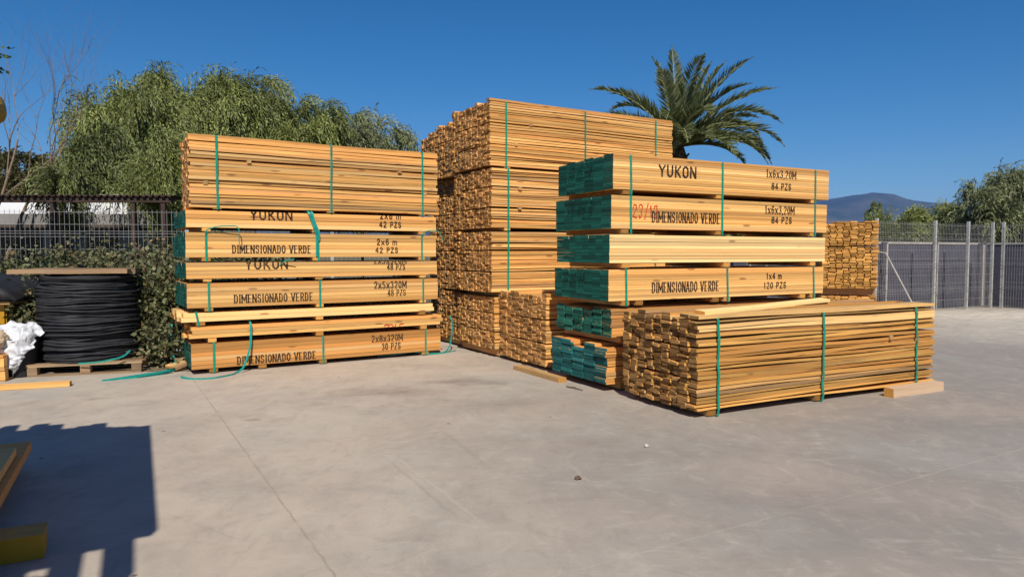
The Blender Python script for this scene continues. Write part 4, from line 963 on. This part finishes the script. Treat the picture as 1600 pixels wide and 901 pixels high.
# bare tree
def bare(label, base, H, seed):
    rnd = random.Random(seed); r = thing('bare_tree', label, 'tree', base)
    tw = MB(); tk = MB()
    def grow(p, d, L, rad, lev, mb):
        pts = [p]; rr = [rad]; n = 5
        for i in range(n):
            d = (d + Vector((rnd.gauss(0, .12), rnd.gauss(0, .12), rnd.gauss(.03, .08)))).normalized()
            p = p + d * L / n; pts.append(p); rr.append(rad * (1 - .45 * (i + 1) / n))
        mb.tube(pts, rr, 6 if lev < 2 else 4)
        if lev >= 5: return
        for k in range(3 if lev < 4 else 2):
            i = rnd.choice((2, 3, 4, 5)) if k else 5
            nd = (d + Vector((rnd.gauss(0, .42), rnd.gauss(0, .4), rnd.gauss(.2, .25)))).normalized()
            grow(pts[i], nd, L * rnd.uniform(.55, .8), rr[i] * .72, lev + 1, tw)
    grow(Vector((0, 0, -.1)), Vector((.05, 0, 1)), H * .36, .06, 0, tk)
    grow(Vector((.04, 0, H * .2)), Vector((.4, 0, .9)), H * .30, .04, 1, tw)
    tk.build('trunk', M['bark_grey'], r); tw.build('branches', M['bark_grey'], r)
bare('leafless grey-brown tree at the left edge beside the tallest willow', (-12.75, 17.0, 0), 8.8, 8)

# creeper over the left fence and around the coil
def creeper(name, label, boxes, n, mat='ivy', leaf=.06, lw=.05, seed=0, cat='creeper', group=None, stems=30):
    rng = np.random.default_rng(seed + 500); root = thing(name, label, cat, (boxes[0][0], boxes[0][2], 0), 0, group)
    C = []; D = []; T = []; tot = sum((b[1] - b[0]) * (b[5] - b[4]) for b in boxes)
    x0_, y0_ = boxes[0][0], boxes[0][2]
    mb = MB()
    for b in boxes:
        m = int(n * (b[1] - b[0]) * (b[5] - b[4]) / tot)
        nc = max(5, m // 60)
        cc = np.stack([rng.uniform(b[0], b[1], nc), rng.uniform(b[2], b[3], nc), b[4] + (b[5] - b[4]) * rng.uniform(0, 1, nc) ** .9], 1)
        for c in cc:
            s_ = rng.uniform(.07, .2); k_ = m // nc + 1
            q = c + rng.normal(size=(k_, 3)) * np.array([s_, s_ * .7, s_ * .8])
            ok = q[:, 2] > .03; q = q[ok]
            C.append(q); d = rng.normal(size=q.shape) * .8 + np.array([.2, -.7, .25]); D.append(d)
            t0 = rng.normal(.5, .16); h0 = rng.uniform(0, 1); dry = rng.uniform() ** 1.2
            T.append(np.stack([np.clip(t0 + rng.normal(0, .12, len(q)), 0, 1), np.clip(h0 * .6 + rng.uniform(0, .4, len(q)), 0, 1), np.clip(dry * .75 + rng.uniform(-.1, .35, len(q)), 0, 1)], 1))
        for _ in range(int(stems * (b[1] - b[0]))):
            x = rng.uniform(b[0], b[1]); y = rng.uniform(b[2], b[3]); z = rng.uniform(.4, 1) * b[5]
            mb.tube([(x - x0_, y - y0_, 0), (x - x0_ + rng.normal(0, .1), y - y0_ + rng.normal(0, .05), z * .5), (x - x0_ + rng.normal(0, .25), y - y0_ + rng.normal(0, .1), z)], [.010, .007, .003], 4)
    C = np.concatenate(C) - np.array([x0_, y0_, 0]); D = np.concatenate(D); T = np.concatenate(T)
    leaves('foliage', C, D, leaf * rng.uniform(.6, 1.3, len(C)), lw * rng.uniform(.6, 1.3, len(C)), T, mat, root)
    mb.build('stems', M['bark'], root); return root
creeper('creeper_hedge', 'green creeper mound between the hopper and the black coil', [(-7.6, -5.55, 8.9, 10.6, .05, 1.12), (-6.15, -5.62, 8.45, 8.9, .05, .85), (-5.95, -5.5, 8.25, 8.6, .5, .75)], 15000, seed=1, group='creeper over the left fence')
creeper('creeper_hedge', 'greyish creeper with dry leaves between the black coil and the left stack', [(-5.05, -4.5, 9.2, 10.0, .03, 1.16), (-4.80, -4.40, 8.75, 9.3, .03, .95), (-4.48, -4.20, 8.5, 8.85, .03, .45)], 16000, seed=2, group='creeper over the left fence')
creeper('creeper_hedge', 'creeper growing along the left mesh fence above the coil lid', [(-9.2, -3.6, 10.5, 11.1, .6, 1.30), (-7.2, -3.9, 10.9, 11.3, 1.1, 1.45), (-9.2, -3.6, 10.3, 10.8, .05, .9)], 26000, seed=3, group='creeper over the left fence')

# palm
def palm(label, base, ch, seed):
    rnd = random.Random(seed); root = thing('palm_tree', label, 'palm', base)
    mb = MB(); pts = [(0, 0, -.1)] + [(0, 0, ch * u) for u in (.25, .5, .75, .9, 1.0)]
    mb.tube(pts, [.42, .36, .34, .36, .42, .26], 14)
    for q in range(60):
        a = q * 2.4; z = ch * (.55 + .43 * (q / 60)); mb.obox((.36 * math.cos(a), .36 * math.sin(a), z), (.16 * math.cos(a), .16 * math.sin(a), .14), (-.10 * math.sin(a), .10 * math.cos(a), 0), (-.03 * math.cos(a), -.03 * math.sin(a), .05))
    mb.build('trunk', M['bark'], root)
    fr = []   # azimuth (0 = right in picture, 90 = away), start elevation, length, droop
    for az, el, L, dr in ((185, 55, 3.3, 1.25), (182, 40, 3.3, 1.75), (170, 62, 2.7, 1.0), (150, 82, 2.9, .42), (100, 86, 3.15, .22), (15, 66, 3.1, .38), (30, 72, 3.0, .45), (350, 58, 2.9, .95), (358, 46, 3.4, .85), (8, 38, 2.9, 1.0), (352, 44, 3.5, 1.75), (5, 34, 3.2, 1.9), (345, 30, 3.4, 1.7), (0, 22, 3.2, 1.75), (335, 16, 2.9, 1.6), (300, 60, 1.9, 1.6), (320, 34, 2.9, 1.9), (280, 50, 2.4, 1.9), (250, 40, 2.7, 1.7), (215, 35, 3.0, 1.7), (200, 20, 3.0, 1.6)):
        fr.append((az, el, L, dr))
    for q in range(12): fr.append((195 + q * 14, rnd.uniform(-5, 22), rnd.uniform(2.2, 3.0), rnd.uniform(.9, 1.5)))
    for _ in range(15): fr.append((rnd.uniform(20, 160) if rnd.random() < .7 else rnd.uniform(200, 340), rnd.uniform(12, 78), rnd.uniform(2.4, 3.3), rnd.uniform(.7, 1.8)))
    for az, el, L, dr in fr:
        az = R(az + rnd.uniform(-5, 5)); e0 = R(el); n = 26; p = Vector((0, 0, ch)); P = []; Dd = []
        for i in range(n + 1):
            u = i / n; e = e0 - dr * .88 * u ** 1.6
            d = Vector((math.cos(az) * math.cos(e), math.sin(az) * math.cos(e), math.sin(e))); P.append(p.copy()); Dd.append(d); p += d * L * 1.13 / n
        rb = MB(); rb.tube(P, [.030 * (1 - .85 * i / n) for i in range(n + 1)], 4); f = rb.build('frond', M['rachis'], root)
        C = []; D = []; Ln = []; T = []
        tb = rnd.gauss(.5, .12); hb = rnd.random()
        for i in range(4, n * 5 + 1):
            u = i / (n * 5); j = min(n, int(u * n)); fr_ = u * n - j
            pos = P[j].lerp(P[min(n, j + 1)], fr_); d = Dd[j]; sd = Vector((-math.sin(az), math.cos(az), 0)); up = sd.cross(d) * -1
            if up.z < 0: up = -up
            ll = .56 * math.sin(math.pi * min(1, .12 + u * .93)) ** .6 + .05
            for s_ in (-1, 1):
                dd = d * .80 + sd * s_ * .62 + up * rnd.uniform(.15, .55) + Vector((0, 0, -.12)) + Vector((rnd.gauss(0, .07),) * 3)
                C.append(pos); D.append(dd); Ln.append(ll * rnd.uniform(.8, 1.1)); T.append((min(1, max(0, tb + rnd.gauss(0, .1))), min(1, max(0, hb * .5 + rnd.random() * .5)), rnd.random()))
        leaves('leaflets', np.array(C), np.array(D), np.array(Ln), .046, np.array(T), 'palm', f)
    return root
palm('tall date palm with arching fronds behind the tall stack', (5.55, 24, 0), 4.95, 4)

# ================================================================== YELLOW RACK (left of the camera, mostly out of frame)
tip = Vector((-2.21, 3.28)); d28 = Vector((.883, .470)); n28 = Vector((-.470, .883))
r = thing('cantilever_rack', 'yellow steel cantilever rack at the left edge, one base arm end poking into view', 'rack', (tip.x, tip.y, 0), R(28))
for kk in (0, 1, 2):
    y = -1.15 * kk - .05
    mb = MB(); mb.box(-1.5, -1.28, y - .09, y + .09, .0, 2.9); mb.build('upright', M['yellow'], r)
    mb = MB(); mb.box(-1.27, 0, y - .075, y + .075, .002, .102); mb.box(-1.27, .004, y - .085, y + .085, .104, .116); mb.build('base_arm', M['yellow'], r)
    q_ = -.48 if kk == 0 else -.75
    mb = MB(); mb.tube([(-1.27, y, 2.02), (q_ - .065, y, 2.10), (q_, y, 2.11)], [.075, .065, .03], 8); mb.build('middle_arm', M['yellow'], r)
    mb = MB(); mb.box(-1.27, -.57, y - .05, y + .05, 2.46, 2.57); mb.build('top_arm', M['yellow'], r)
mb = MB(); mb.box(-1.44, -1.34, -2.4, .0, 1.0, 1.08); mb.build('brace', M['yellow'], r)
GK = 'planks stored on the yellow rack'
def rackload(label, x0, x1, ends, z, nb, th, mat):
    rr = thing('plank_load', label, 'planks', (tip.x, tip.y, z), R(28), GK); mb = MB(); wd = (x1 - x0) / nb
    for i in range(nb):
        a_, b_ = ends(i, x0 + (i + .5) * wd)
        q = MB(); q.board(a_, b_, 0, wd * .995, .002, th, 4, 0, .001, rt(), 0, 1, 1)
        mb.add([(x0 + i * wd + p[1], p[0], p[2]) for p in q.v], q.f, q.mi, q.t[0])
    mb.build('planks', [M[mat], M['e_brown']], rr); return rr
U = random.uniform
rackload('brown planks on the base arms of the yellow rack at the left edge', -1.1, -.225, lambda i, x: (-2.4, 1.50 + U(-.03, .03)), .120, 5, .06, 'w_brown')
rackload('second layer of planks on the base arms of the yellow rack', -1.1, -.26, lambda i, x: (-2.4, 1.18 + U(-.05, .05)), .184, 5, .05, 'w_orange')
near = {0: -2.46, 1: -2.95, 2: -2.53, 3: -2.93, 4: -2.65, 5: -2.98, 6: -2.58, 7: -3.03}
lump_ = {3: .16, 4: .10, 6: .17, 7: .22, 9: .2}
NBT = 20
def top_ends(i, x):  # plank lengths shaped for the shadow this unseen load casts
    q = NBT - 1 - i
    return near.get(q, -3.2), -.055 - .36 * (x + .494) + lump_.get(q, 0) + U(-.015, .015)
rackload('planks on the top arms of the yellow rack, out of view but shading the concrete', -2.60, -.525, top_ends, 2.575, NBT, .09, 'w_brown')
rackload('second layer of planks on the top arms of the yellow rack, also out of view', -2.60, -.56, lambda i, x: (-2.43 + U(-.05, .05), -.15 - .36 * (x + .494)), 2.67, 15, .09, 'w_brown')
